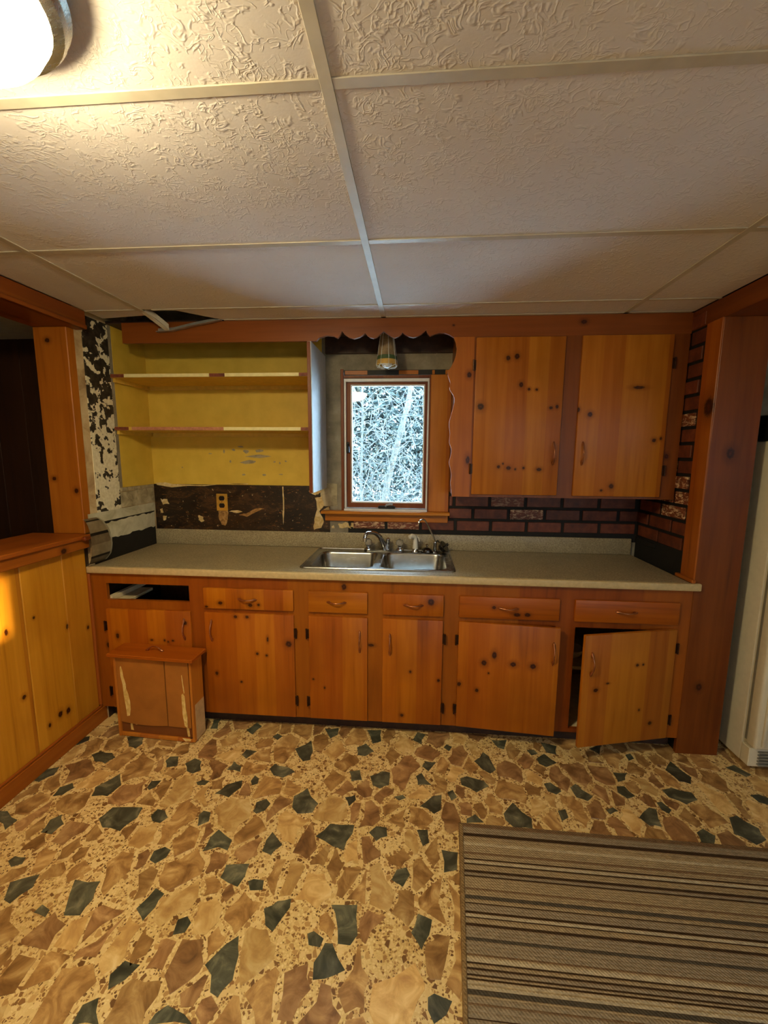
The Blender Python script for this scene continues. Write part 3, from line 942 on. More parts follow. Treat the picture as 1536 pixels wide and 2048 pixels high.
for i in range(len(seams) - 1):
    y1, y0 = seams[i], seams[i + 1]
    og = (-1.78, (y0 + y1) / 2, 0)
    mt = pine('wainscot_pine_%d' % i, 'wains', 'z', [k for k in KN['wains'] if y0 - .01 < k[0] < y1 + .01], og, 'yz', 0.5, 0.3)
    obj('board', box(HWX, -1.775, y0 + 0.001, y1 - 0.001, 0.0, 1.04, 0.003), mt, hw, origin=og)
obj('corner_bead', box(-1.79, -1.765, 2.062, 2.079, 0.10, 0.874, 0.004), pine('bead_pine', 'trim', 'z'), hw)
og = (-1.765, 1.2, 0)
bb = obj('baseboard_left', box(-1.775, -1.760, 0.30, 2.10, 0.0, 0.085, 0.003), pine('baseboard_pine', 'trim', 'y', KN['baseb'], og, 'yz'), origin=og)
tag(bb, 'pine baseboard along the half wall', 'baseboard', kind='structure')
obj('cap_moulding', box(-1.775, -1.765, 0.30, 2.075, 0.085, 0.100, 0.004), pine('cap_pine', 'trim', 'y'), bb)
# ledge
og = (-1.74, 1.2, 1.03)
tr = obj('trim_1', box(-2.06, -1.728, 0.30, 2.058, 1.072, 1.094, 0.004), pine('ledge_pine', 'trim', 'y', (), (0, 0, 0), 'yz', 0.14), origin=(-1.9, 1.2, 1.072))
tag(tr, 'pine ledge capping the half wall', 'trim', kind='structure')
obj('ledge_apron', box(-1.775, -1.742, 0.30, 2.060, 1.020, 1.072, 0.003), pine('apron_pine', 'trim', 'y', KN['apron'], og, 'yz'), tr, origin=og)
obj('ledge_end', box(-1.730, -1.712, 2.00, 2.105, 1.068, 1.088, 0.003), pine('ledge_end_pine', 'red', 'y'), tr)
# post
og = (-1.84, 2.05, 1.094)
tr = obj('trim_2', box(-1.932, -1.754, 2.050, 2.101, 1.094, 2.146, 0.003), pine('post_pine', 'trim', 'z', KN['post'], og, 'xz', 0.4), origin=og)
tag(tr, 'knotty pine post casing between pass-through and counter', 'trim', kind='structure')
# header over the pass-through
tr = obj('trim_3', box(-1.935, -1.700, -2.6, 2.118, 2.146, 2.236, 0.002), pine('header_pine', 'red', 'y', (), (0, 0, 0), 'yz'), origin=(-1.8, 0, 2.146))
tag(tr, 'red brown header beam over the left pass-through', 'trim', kind='structure')
obj('header_lip', box(-1.710, -1.688, -2.6, 2.112, 2.146, 2.166, 0.003), pine('header_lip_pine', 'red', 'y'), tr)
# ---- right end: panel, side strip, header
og = (1.46, 2.075, 0)
tr = obj('trim_4', box(XR - 0.006, 1.566, 2.078, 2.10, 0, 2.146, 0.002), pine('end_panel_pine', 'upframe', 'z', KN['panel'], og, 'xz', 0.5), origin=og)  # darker pine tone than the side strip
tag(tr, 'tall dark pine panel at the right end of the counter', 'trim', kind='structure')
og = (XR - 0.006, 2.12, CT)
tr = obj('trim_5', box(XR - 0.012, XR + 0.002, 2.080, 2.185, CT, 2.146, 0.002), pine('side_strip_pine', 'trim', 'z', KN['strip'], og, 'yz', 0.5), origin=og)
tag(tr, 'pine strip finishing the brick wall at the right post', 'trim', kind='structure')
obj('counter_block', box(XR - 0.03, XR - 0.012, 2.060, 2.20, CT + 0.0005, CT + 0.018, 0.003), pine('block_pine', 'trim', 'y'), tr)
tr = obj('trim_6', box(XR - 0.004, 1.58, -2.6, 2.34, 2.146, 2.236, 0.002), pine('right_header_pine', 'upframe', 'y', (), (0, 0, 0), 'yz'), origin=(1.46, 0, 2.146))  # same darker pine tone as the end panel
tag(tr, 'dark header beam running along the right opening', 'trim', kind='structure')

# ---- the rest of the shell, behind and beside the camera
w1 = obj('wall_front', grid_plate(-4.2, 3.3, 0, 2.50, [(0.50, 2.20, 0.85, 2.05)], -2.74, -2.60), M['white_paint'], origin=(0, -2.67, 0))  # opening added to go with the rear fill light
tag(w1, 'plain wall behind the camera with an added window opening', 'wall', kind='structure')
w2 = obj('wall_right_far', grid_plate(-2.6, 2.665, 0, 2.50, [(-1.58, -1.12, 1.36, 1.66)], 3.2, 3.3, 'yz'), M['white_paint'], origin=(3.25, 0, 0))
tag(w2, 'plain wall far to the right with a small window', 'wall', kind='structure')
w3 = obj('wall_left_rear', box(-1.93, HWX, -2.6, 0.30, 0, 2.146), M['white_paint'])
tag(w3, 'plain wall left of the camera', 'wall', kind='structure')
w4 = obj('wall_left_far', box(-4.2, -1.94, 2.60, 2.70, 0, 2.50), M['dark_panel'])
tag(w4, 'dark panelled wall of the room beyond the pass-through', 'wall', kind='structure')
for k in range(10):
    obj('panel_board', box(-3.95 + k * 0.2, -3.756 + k * 0.2, 2.592, 2.60, 0.1, 2.236, 0.002), M['dark_panel'], w4)
w5 = obj('wall_left_side', box(-4.3, -4.2, -2.7, 2.7, 0, 2.50), M['dark_panel'])
tag(w5, 'dark side wall of the room beyond the pass-through', 'wall', kind='structure')

# ---- ceiling: tiles in a bar grid
GX, GY = -0.187, 1.511
TW, TD = 1.2192, 0.6096
ce = obj('ceiling', box(-4.2, 3.3, -2.7, 2.72, 2.50, 2.56), M['white_paint'], origin=(0, 0, 2.50))
tag(ce, 'drop ceiling of stippled white tiles in a metal bar grid', 'ceiling', kind='structure')
obj('side_ceiling', box(-4.2, -1.935, -2.6, 2.60, 2.236, 2.25), M['white_paint'], ce)
obj('side_ceiling', box(1.58, 3.2, -2.6, 2.66, 2.236, 2.25), M['white_paint'], ce)
obj('nook_ceiling', box(-1.752, 1.340, YU + 0.021, YB - 0.001, 2.2365, 2.25), M['dark_brown'], ce)
xs = [-1.70, GX - TW, GX, GX + TW, XR - 0.004]
ys = [GY - 7 * TD + 0.19] + [GY - k * TD for k in range(6, -2, -1)] + [YU - 0.002]
BWD = 0.0125
for i in range(len(xs) - 1):
    for j in range(len(ys) - 1):
        a0, a1 = xs[i] + (0.002 if i else 0), xs[i + 1] - 0.002
        b0, b1 = ys[j] + 0.002, ys[j + 1] - 0.002
        bm = box(a0, a1, b0, b1, H + 0.0025, H + 0.016, 0.0015)
        if i in (0, 1) and j == len(ys) - 2:            # the corner tiles are broken away at the bent bar
            bm.free()
            if i == 1:
                bm = poly_prism([(a0 + 0.16, b0), (a1, b0), (a1, b1), (a0 + 0.35, b1), (a0 + 0.22, b0 + 0.06)], H + 0.0025, H + 0.016, 'xy')
            else:
                bm = poly_prism([(a0, b0), (a1 - 0.01, b0), (a1 - 0.01, b1 - 0.10), (a0, b1 - 0.06)], H + 0.0025, H + 0.016, 'xy')
        obj('ceiling_tile', bm, M['tile'], ce)
for i in (1, 2, 3):
    yend = ys[-1] if i != 1 else ys[-2] + 0.03
    obj('grid_bar', box(xs[i] - BWD, xs[i] + BWD, ys[0], yend, H - 0.002, H + 0.0022, 0.0006), M['gridbar'], ce)
    for j in range(1, len(ys) - 1):
        pass
for j in range(1, len(ys) - 1):
    for i in range(len(xs) - 1):
        wd = BWD if j < len(ys) - 2 else 0.008
        a0, a1 = xs[i] + (BWD if i else 0), xs[i + 1] - (BWD if i < 3 else 0)
        if i == 1 and j == len(ys) - 2: a0 += 0.05
        obj('grid_bar', box(a0, a1, ys[j] - wd, ys[j] + wd, H - 0.0012, H + 0.0022, 0.0006), M['gridbar'], ce)
obj('wall_angle', box(-1.05, XR - 0.02, YU - 0.022, YU - 0.003, H - 0.002, H + 0.0005), M['gridbar'], ce)
# bent bar and drooping wall angle in the corner
bm = bmesh.new()
def strip(bm, pts, wvec, th):
    vs = []
    for p in pts:
        p = Vector(p); wv = Vector(wvec)
        vs.append([bm.verts.new(p - wv), bm.verts.new(p + wv), bm.verts.new(p + wv + Vector((0, 0, th))), bm.verts.new(p - wv + Vector((0, 0, th)))])
    for a, b in zip(vs, vs[1:]):
        for k in range(4):
            bm.faces.new((a[k], a[(k + 1) % 4], b[(k + 1) % 4], b[k]))
    bm.faces.new(vs[0]); bm.faces.new(list(reversed(vs[-1])))
strip(bm, [(xs[1], ys[-2] + 0.02, H - 0.001), (xs[1] + 0.012, ys[-2] + 0.08, H - 0.018), (xs[1] + 0.048, 2.270, 2.180)], (0.012, 0, 0), 0.004)
strip(bm, [(xs[1] + 0.012, ys[-2] + 0.02, H - 0.001), (xs[1] + 0.03, ys[-2] + 0.08, H - 0.015), (xs[1] + 0.062, 2.262, 2.184)], (0.0012, 0, 0), 0.026)
obj('bent_bar', bm, M['gridbar'], ce)['label'] = 'bent grid bar hanging down in the corner'
bm = bmesh.new()
strip(bm, [(-1.425, 2.283, 2.176), (-1.335, 2.283, 2.181), (-1.23, 2.283, 2.203), (-1.06, 2.284, 2.232)], (0, 0.011, 0), 0.003)
strip(bm, [(-1.425, 2.295, 2.176), (-1.335, 2.295, 2.181), (-1.23, 2.295, 2.203), (-1.06, 2.295, 2.232)], (0, 0.001, 0), 0.022)
obj('loose_angle', bm, M['alu'], ce)['label'] = 'loose wall angle drooping from the bent bar'
# ================================================================== WINDOW
M['glass'] = None
def m_glass():
    t = NT('window_glass')
    t.t.nodes.remove(t.b)
    out = [n for n in t.t.nodes if n.type == 'OUTPUT_MATERIAL'][0]
    tr = t.n('BsdfTransparent'); tr.inputs[0].default_value = (0.97, 0.985, 0.99, 1)
    gl = t.n('BsdfGlossy'); gl.inputs['Roughness'].default_value = 0.01
    fr = t.n('Fresnel'); fr.inputs[0].default_value = 1.45
    mx = t.n('MixShader')
    t.t.links.new(fr.outputs[0], mx.inputs[0])
    t.t.links.new(tr.outputs[0], mx.inputs[1])
    t.t.links.new(gl.outputs[0], mx.inputs[2])
    t.t.links.new(mx.outputs[0], out.inputs[0])
    return t.m
M['glass'] = m_glass()
M['vinyl'] = plain('white_jamb_liner', (224, 226, 226), 0.4, var=0.03)
M['black_metal'] = plain('black_hardware', (26, 24, 23), 0.35, 0.3)
M['sashwood'] = pine('sash_wood', 'red', 'z', rough=0.4)
M['sashwoodx'] = pine('sash_wood_rail', 'red', 'x', rough=0.4)
M['casing'] = pine('casing_pine', 'casing', 'z', (), strip=0.3)
M['casingx'] = pine('stool_pine', 'casing', 'x', (), strip=0.3)
win = bpy.data.objects.new('window_1', None)
COL.objects.link(win); put(win, None, (-0.197, YB, WZ0))
tag(win, 'casement window with brown wooden sash above the sink', 'window', kind='structure')
# jamb frame
for nm, b in (('jamb', (WX0 - 0.012, WX0 + 0.006, YB - 0.012, YB + 0.13, WZ0, 2.045)), ('jamb', (WX1 - 0.006, WX1 + 0.004, YB - 0.010, YB + 0.13, WZ0, 2.010)),
              ('head_jamb', (WX0 + 0.006, WX1 - 0.006, YB - 0.006, YB + 0.13, 1.992, 2.008))):
    obj(nm, box(*b, 0.0015), M['sashwood'], win)
for b in ((WX0 + 0.0062, WX0 + 0.018, YB + 0.002, YB + 0.028, 1.176, 1.990), (WX1 - 0.016, WX1 - 0.0062, YB + 0.002, YB + 0.028, 1.176, 1.990), (WX0 + 0.018, WX1 - 0.016, YB + 0.002, YB + 0.028, 1.972, 1.990)):
    obj('jamb_liner', box(*b, 0.001), M['vinyl'], win)
obj('sill_liner', box(WX0 + 0.006, WX1 - 0.006, YB - 0.02, YB + 0.10, 1.160, 1.174, 0.001), M['vinyl'], win)
# sash
SX0, SX1, SZ0, SZ1 = WX0 + 0.014, WX1 - 0.008, 1.178, 1.982
sash = obj('sash', grid_plate(SX0, SX1, SZ0, SZ1, [(SX0 + 0.03, SX1 - 0.024, SZ0 + 0.03, SZ1 - 0.024)], YB + 0.03, YB + 0.065), M['sashwood'], win)
GX0, GX1, GZ0, GZ1 = SX0 + 0.03, SX1 - 0.024, SZ0 + 0.03, SZ1 - 0.024
obj('glazing_bead', grid_plate(GX0, GX1, GZ0, GZ1, [(GX0 + 0.008, GX1 - 0.008, GZ0 + 0.008, GZ1 - 0.008)], YB + 0.034, YB + 0.060), M['vinyl'], sash)
obj('pane', box(GX0 + 0.004, GX1 - 0.004, YB + 0.045, YB + 0.049, GZ0 + 0.004, GZ1 - 0.004), M['glass'], sash)
# latch and crank
bm = bmesh.new(); rmesh(bm, SX0 + 0.004, SX0 + 0.022, YB + 0.016, YB + 0.03, 1.53, 1.60, 0.003)
tube(bm, [(SX0 + 0.014, YB + 0.018, 1.585), (SX0 + 0.020, YB + 0.004, 1.565), (SX0 + 0.022, YB + 0.0, 1.535)], 0.005, 6)
obj('latch', bm, M['black_metal'], win)
bm = bmesh.new(); rmesh(bm, -0.245, -0.135, YB - 0.005, YB + 0.03, 1.176, 1.192, 0.004)
obj('crank_cover', bm, M['black_metal'], win)
bm = bmesh.new()
tube(bm, [(-0.195, YB + 0.0, 1.192), (-0.190, YB - 0.008, 1.200), (-0.165, YB - 0.010, 1.206), (-0.150, YB - 0.010, 1.204)], [0.007, 0.006, 0.005, 0.006], 8)
obj('crank_handle', bm, M['alu'], win)
# stool, apron, right casing, shims over the head
st = obj('stool', box(-0.609, 0.213, 2.600, YB + 0.002, 1.143, 1.162, 0.004), M['casingx'], win)
obj('apron', box(-0.590, 0.203, 2.647, YB, 1.092, 1.143, 0.003), M['casingx'], win)
obj('side_casing', box(0.079, 0.205, 2.647, YB, 1.162, 2.008, 0.003), M['casing'], win)
obj('gap', box(-0.462, 0.20, YB - 0.0015, YB, 2.009, 2.040), M['blackbase'], win)  # flat black strip painted in for the shade of the open slot
for a, b in ((-0.455, -0.315), (-0.12, 0.0), (0.085, 0.10), (0.165, 0.185)):
    obj('shim', box(a, b, YB - 0.008, YB, 2.012, 2.036, 0.001), pine('shim_%d' % int(a * 100), 'casing', 'x'), win)

# window in the far right wall and an added one around the rear fill light (out of view)
def plain_window(name, b, label):
    o = bpy.data.objects.new(name, None)
    COL.objects.link(o); put(o, None, ((b[0] + b[1]) / 2, (b[2] + b[3]) / 2, b[4]))
    tag(o, label, 'window', kind='structure')
    return o
wn = plain_window('added_window', (0.50, 2.20, -2.74, -2.60, 0.85, 2.05), 'added unseen window around the fill light behind the camera')  # added window framing the rear fill light
obj('frame', grid_plate(0.50, 2.20, 0.85, 2.05, [(0.55, 1.33, 0.90, 2.0), (1.37, 2.15, 0.90, 2.0)], -2.70, -2.64), M['vinyl'], wn)
obj('sky_block_panel', box(0.51, 2.19, -2.635, -2.63, 0.88, 2.04), M['white_paint'], wn)  # added panel that keeps sky light out of the opening
wn = plain_window('window_3', (3.2, 3.3, -1.58, -1.12, 1.36, 1.66), 'small window in the far right wall')
obj('frame', grid_plate(-1.58, -1.12, 1.36, 1.66, [(-1.56, -1.14, 1.38, 1.64)], 3.22, 3.28, 'yz'), M['vinyl'], wn)

# ================================================================== CABINETS
M['bronze'] = plain('aged_copper_pull', (170, 112, 76), 0.28, 0.85, 0.15, 40)
M['hinge'] = plain('dark_bronze_hinge', (62, 40, 26), 0.35, 0.8, 0.15, 40)
M['inside'] = plain('raw_cabinet_inside', (150, 118, 74), 0.8, var=0.12)
M['inside_pale'] = plain('pale_shelf_board', (214, 196, 158), 0.7, var=0.05)

def pull_mesh(length=0.115, horizontal=False):
    """bowed pull with pointed leaf ends; local origin at the door face, standing out towards -y"""
    bm = bmesh.new()
    h = length / 2
    prof = [(-h, .001, .002), (-h * .86, .003, .0055), (-h * .70, .006, .0065), (-h * .55, .014, .0042), (-h * .3, .022, .0036), (0, .025, .0040),
            (h * .3, .022, .0036), (h * .55, .014, .0042), (h * .70, .006, .0065), (h * .86, .003, .0055), (h, .001, .002)]
    pts, rad = [], []
    for s, o, r in prof:
        pts.append((s, -o, 0) if horizontal else (0, -o, s)); rad.append(r)
    tube(bm, pts, rad, 8)
    bmesh.ops.recalc_face_normals(bm, faces=bm.faces)
    me = bpy.data.meshes.new('pull')
    bm.to_mesh(me); bm.free()
    for p in me.polygons: p.use_smooth = True
    me.materials.append(M['bronze'])
    return me
PULL_V, PULL_H = pull_mesh(0.125), pull_mesh(0.105, True)
def hinge_mesh():
    bm = bmesh.new()
    rmesh(bm, -0.008, 0.012, -0.003, 0.0, -0.026, 0.026, 0.001)
    tube(bm, [(-0.008, -0.005, -0.028), (-0.008, -0.005, 0.028)], 0.0042, 8)
    bmesh.ops.recalc_face_normals(bm, faces=bm.faces)
    me = bpy.data.meshes.new('hinge'); bm.to_mesh(me); bm.free()
    me.materials.append(M['hinge'])
    return me
HINGE = hinge_mesh()
def sub(name, me, parent, loc, rz=0, ry=0):
    o = bpy.data.objects.new(name, me)
    COL.objects.link(o)
    o.parent = parent
    o.location = loc
    o.rotation_euler = (0, ry, rz)
    return o

def slab(name, parent, x0, x1, z0, z1, yface, tone, knots=(), hinge=None, pull=None, ang=0.0, axis='z', th=0.02, key=''):
    """door or drawer front; local origin at hinge edge bottom; local front face y=0..th"""
    hx = x1 if hinge == 'r' else x0
    org = (hx, yface, z0)
    wd = x1 - x0
    bm = box(-wd if hinge == 'r' else 0, 0 if hinge == 'r' else wd, 0, th, 0, z1 - z0, 0.004, 2)
    mt = pine('%s_pine_%s' % (name, key), tone, axis, knots, org, 'xz', 0.105 if axis == 'z' else 0.4)
    o = obj(name, bm, mt, parent, origin=Vector(org) - WORLD[parent.name], local=True, smooth=30)
    s = -1 if hinge == 'r' else 1
    o.rotation_euler = (0, 0, R(ang) * (1 if hinge == 'r' else -1) * 1)
    if pull is not None:
        px, pz, hor = pull
        sub('handle', PULL_H if hor else PULL_V, o, (px - hx, 0, pz - z0))
    if hinge:
        for hz in (0.17, 0.83):
            h = sub('hinge', HINGE, o, (-0.004 * s, 0.004, (z1 - z0) * hz))
            if hinge == 'r': h.scale = (-1, 1, 1)
    return o

# ---- base cabinet run
BX0, BX1 = -1.772, 1.361
base = thing('base_cabinet', (-0.2, 2.36, 0), 'long knotty pine base cabinet with drawers and doors under the counter', 'cabinet')
UN = [(-1.690, -1.207), (-1.129, -0.637), (-0.557, -0.243), (-0.164, 0.150), (0.230, 0.729), (0.803, 1.301)]
holes = []
for i, (a, b) in enumerate(UN):
    if i == 0: holes.append((-1.684, -1.214, 0.724, 0.817))
    else: holes.append((a + 0.012, b - 0.012, 0.705, 0.80))
    holes.append((a + 0.012, b - 0.012, 0.105, 0.664))
og = (-0.2, YF, 0.085)
obj('face_frame', grid_plate(BX0, BX1, 0.085, 0.876, holes, YF, YF + 0.02), pine('base_frame_pine', 'frame', 'z', KN['bf'], og, 'xz', 0.6), base, origin=og)
obj('bottom_board', box(BX0, BX1, YF + 0.02, 2.655, 0.085, 0.103), M['inside_pale'], base)
obj('toe_kick', box(BX0, BX1, 2.145, 2.16, 0.0, 0.085), M['dark_brown'], base)
for x in (BX0, -1.175, -0.605, 0.185, 0.757, BX1 - 0.016):
    obj('divider', box(x, x + 0.016, YF + 0.02, 2.655, 0.103, 0.876), M['inside'], base)
obj('back_board', box(BX0, BX1, 2.655, 2.664, 0.085, 0.876), M['inside'], base)
obj('inner_shelf', box(0.773, 1.345, 2.24, 2.655, 0.352, 0.370), M['inside_pale'], base)
# runners seen through the empty drawer opening
obj('drawer_runner', box(-1.700, -1.672, YF + 0.02, 2.62, 0.708, 0.735, 0.002), M['inside_pale'], base)
obj('drawer_runner', box(-1.205, -1.180, YF + 0.02, 2.62, 0.708, 0.735, 0.002), M['inside_pale'], base)
obj('dust_board', box(-1.755, -1.60, YF + 0.02, 2.35, 0.690, 0.706, 0.002), M['inside_pale'], base)
obj('rail', box(BX0, BX1, YF + 0.02, YF + 0.04, 0.68, 0.70), M['inside'], base)
YD = 2.066
for i, (a, b) in enumerate(UN):
    if i:
        z0, z1 = (0.698, 0.812)
        px = {1: -0.886, 2: -0.405, 3: -0.005, 4: 0.475, 5: 1.050}[i]
        d = slab('drawer', base, a, b, z0, z1, YD, 'base', KN.get('r%d' % (i + 1), ()), None, (px, 0.757, True), axis='z' if i in (1, 3) else 'x', key=str(i))
hsides = ['l', 'r', 'l', 'r', 'l', 'r']
pulls = [(-1.243, 0.575), (-1.090, 0.575), (-0.284, 0.545), (-0.125, 0.535), (0.700, 0.54), (0.842, 0.53)]
angs = [0, 0, 0, 0, 4.6, 13.5]
for i, (a, b) in enumerate(UN):
    kn = KN['b%d' % (i + 1)]
    if i == 5: kn = [(1.301 - (1.301 - k[0]) * 1.03, (k[1] - 0.1) * 1.06 + 0.09, k[2], k[3]) for k in kn]
    slab('door', base, a, b, 0.091, 0.676, YD, 'base' if i < 5 else 'upper', kn, hsides[i], (pulls[i][0], pulls[i][1], False), angs[i], key=str(i))
# bowl inside the open cupboard
bm = bmesh.new()
lathe(bm, [(0.030, 0.0), (0.034, 0.003), (0.058, 0.020), (0.070, 0.045), (0.073, 0.058), (0.069, 0.058), (0.062, 0.040), (0.045, 0.016), (0.001, 0.008)], (0.905, 2.36, 0.3705), 24, cap=False)
M['ceramic'] = plain('white_ceramic', (222, 214, 196), 0.25, var=0.02)
tag(obj('bowl', bm, M['ceramic'], smooth=True), 'small white bowl on the shelf inside the open cupboard', 'bowl')

# ---- countertop with sink cut-out
def m_laminate():
    t = NT('beige_speckled_laminate')
    c = t.coord()
    n = t.noise(c, 140, 3, 0.6)
    n2 = t.noise(c, 9, 3, 0.6)
    col = t.ramp(n, [(0.34, L((128, 114, 86))), (0.5, L((158, 144, 112))), (0.66, L((180, 166, 134)))])
    col = t.mix(t.math('MULTIPLY', t.smooth(n2, 0.45, 0.7), 0.35), col, L((134, 122, 98)))
    return t.fin(col, 0.38, 0, 0.5)
M['laminate'] = m_laminate()
M['laminate_edge'] = plain('beige_laminate_edge', (188, 166, 122), 0.42, var=0.05, scale=60)
CX0, CX1 = -1.770, 1.384
SKX0, SKX1, SKY0, SKY1 = -0.625, 0.216, 2.135, 2.615
top = thing('countertop', (-0.2, 2.35, 0.876), 'beige speckled laminate countertop with low backsplash', 'countertop')
outer = [(CX0, YF), (XR - 0.03, YF), (XR - 0.03, 2.645), (CX0 + 0.018, 2.645), (CX0 + 0.018, 2.10), (CX0, 2.10)]
obj('slab', poly_prism(outer, 0.8765, CT, 'xy', [rrect(SKX0 + 0.02, SKX1 - 0.02, SKY0 + 0.02, SKY1 - 0.02, 0.03)]), M['laminate'], top)
bm = bmesh.new(); rmesh(bm, CX0 - 0.004, CX1, 2.055, YF, 0.8765, CT, 0.006, 3)
obj('front_edge', bm, M['laminate_edge'], top, smooth=30)
bm = bmesh.new(); rmesh(bm, CX0 + 0.018, 1.336, 2.645, YB - 0.008, CT, CT + 0.102, 0.004, 2)
obj('backsplash', bm, M['laminate'], top, smooth=30)

# ---- sink
def m_steel(name, rough=0.25, c=(178, 178, 174)):
    t = NT(name)
    co = t.coord()
    n = t.noise(t.vmath('MULTIPLY', co, (4, 60, 60)), 5, 3, 0.6)
    n2 = t.noise(co, 14, 4, 0.6)
    col = t.ramp(n2, [(0.35, tuple(v * 0.80 for v in L(c)[:3]) + (1,)), (0.65, L(c))])
    return t.fin(col, t.math('ADD', t.math('MULTIPLY', n, 0.12), t.math('MULTIPLY_ADD', n2, 0.1, rough - 0.06)), 1.0)
M['steel'] = m_steel('brushed_stainless', 0.20)
M['chrome'] = m_steel('chrome', 0.08, (200, 202, 204))
M['chrome_dark'] = m_steel('dark_chrome', 0.14, (90, 88, 84))
sink = thing('kitchen_sink', (-0.205, 2.375, 0.75), 'double bowl stainless steel sink set in the counter', 'sink')
b1 = rrect(-0.580, -0.228, 2.170, 2.530, 0.055, 6)
b2 = rrect(-0.192, 0.172, 2.170, 2.530, 0.055, 6)
bm = poly_prism(rrect(SKX0, SKX1, SKY0, SKY1, 0.028, 5), CT + 0.0006, CT + 0.004, 'xy', [b1, b2])
obj('rim', bm, M['steel'], sink, smooth=30)
# raised outer bead
bm = bmesh.new()
lp = rrect(SKX0 + 0.006, SKX1 - 0.006, SKY0 + 0.006, SKY1 - 0.006, 0.024, 5)
lp.append(lp[0])
tube(bm, [(p[0], p[1], CT + 0.004) for p in lp], 0.0042, 6, caps=False)
obj('bead', bm, M['steel'], sink, smooth=True)
for nm, (x0, x1) in (('bowl', (-0.580, -0.228)), ('bowl', (-0.192, 0.172))):
    bm = bmesh.new()
    rings = []
    for (ins, z, rr) in ((-0.003, CT + 0.0045, .057), (0.002, CT + 0.001, .054), (0.006, CT - 0.008, .052), (0.016, CT - 0.120, .052), (0.026, CT - 0.145, .05), (0.055, CT - 0.160, .05), (0.130, CT - 0.164, .03)):
        lp = rrect(x0 + ins, x1 - ins, 2.170 + ins, 2.530 - ins, rr, 6)
        rings.append([bm.verts.new((p[0], p[1], z)) for p in lp])
    for a, b in zip(rings, rings[1:]):
        n = len(a)
        for k in range(n):
            bm.faces.new((a[k], a[(k + 1) % n], b[(k + 1) % n], b[k]))
    bm.faces.new(rings[-1])
    bo = obj(nm, bm, M['steel'], sink, smooth=50)
    bm = bmesh.new()
    lathe(bm, [(0.043, 0.0), (0.041, 0.003), (0.030, 0.0015), (0.001, 0.001)], ((x0 + x1) / 2, 2.35, CT - 0.1638), 20, cap=False)
    obj('drain', bm, M['chrome_dark'], bo, smooth=True)

# ---- faucet
Y0 = 2.572
Z0 = CT + 0.0042
M['acrylic'] = None
t = NT('clear_acrylic')
t.b.inputs['Transmission Weight'].default_value = 0.75
t.b.inputs['IOR'].default_value = 1.49
t.fin(t.ramp(t.noise(t.coord(), 60, 2, 0.5), [(0.4, L((226, 222, 210))), (0.6, L((244, 242, 236)))]), 0.08)
M['acrylic'] = t.m
fau = thing('faucet', (-0.2, Y0, Z0), 'chrome kitchen faucet with curved spout and two clear knobs', 'faucet')
bm = bmesh.new()
ring = rrect(-0.325, -0.070, Y0 - 0.027, Y0 + 0.027, 0.026, 6)
bm = poly_prism(ring, Z0, Z0 + 0.010, 'xy')
obj('base_plate', bm, M['chrome'], fau, smooth=30)
for x in (-0.297, -0.098):
    bm = bmesh.new()
    lathe(bm, [(0.024, 0.0), (0.023, 0.006), (0.014, 0.012), (0.012, 0.022), (0.013, 0.026)], (x, Y0, Z0 + 0.010), 18)
    st = obj('valve_stem', bm, M['chrome'], fau, smooth=True)
    bm = bmesh.new()
    lathe(bm, [(0.012, 0.0), (0.021, 0.006), (0.024, 0.020), (0.022, 0.032), (0.016, 0.038), (0.004, 0.040)], (x, Y0, Z0 + 0.036), 8)
    kb = obj('knob', bm, M['acrylic'], fau, smooth=20)
    bm = bmesh.new()
    lathe(bm, [(0.009, 0.0), (0.009, 0.002), (0.002, 0.003)], (x, Y0, Z0 + 0.0762), 12)
    obj('cap', bm, M['chrome'], kb)
bm = bmesh.new()
pts = smoothpts([(-0.195, Y0, Z0 + 0.008), (-0.202, Y0 - 0.004, Z0 + 0.045), (-0.222, Y0 - 0.03, Z0 + 0.095), (-0.252, Y0 - 0.075, Z0 + 0.128), (-0.282, Y0 - 0.125, Z0 + 0.138), (-0.296, Y0 - 0.150, Z0 + 0.130), (-0.300, Y0 - 0.156, Z0 + 0.112)], 5)
nn = len(pts)
tube(bm, pts, [0.019 - 0.008 * min(1, i / (nn * 0.6)) for i in range(nn)], 12)
obj('spout', bm, M['chrome'], fau, smooth=True)
bm = bmesh.new()
lathe(bm, [(0.0125, 0.0), (0.0125, 0.020), (0.011, 0.022)], (-0.300, Y0 - 0.156, Z0 + 0.092), 14)
obj('aerator', bm, M['chrome'], fau, smooth=30)
bm = bmesh.new()
lathe(bm, [(0.013, 0.0), (0.012, 0.03), (0.010, 0.05), (0.013, 0.058), (0.012, 0.068), (0.004, 0.074)], (-0.172, Y0 + 0.006, Z0 + 0.010), 14)
obj('diverter', bm, M['chrome'], fau, smooth=True)

# ---- sprayer
M['white_plastic'] = plain('white_plastic', (232, 228, 214), 0.35, var=0.02)
spr = thing('sink_sprayer', (0.0, Y0, Z0), 'white pull-out sink sprayer standing in its chrome collar', 'sprayer')
bm = bmesh.new(); lathe(bm, [(0.024, 0.0), (0.023, 0.005), (0.018, 0.012), (0.017, 0.020)], (0.0, Y0, Z0), 18)
obj('collar', bm, M['chrome'], spr, smooth=True)
bm = bmesh.new()
tube(bm, [(0.0, Y0, Z0 + 0.020), (0.0, Y0, Z0 + 0.05), (-0.001, Y0, Z0 + 0.078), (-0.006, Y0 - 0.006, Z0 + 0.096), (-0.022, Y0 - 0.022, Z0 + 0.104), (-0.036, Y0 - 0.036, Z0 + 0.100)], [0.017, 0.015, 0.013, 0.0145, 0.015, 0.013], 12)
obj('head', bm, M['white_plastic'], spr, smooth=True)
bm = bmesh.new()
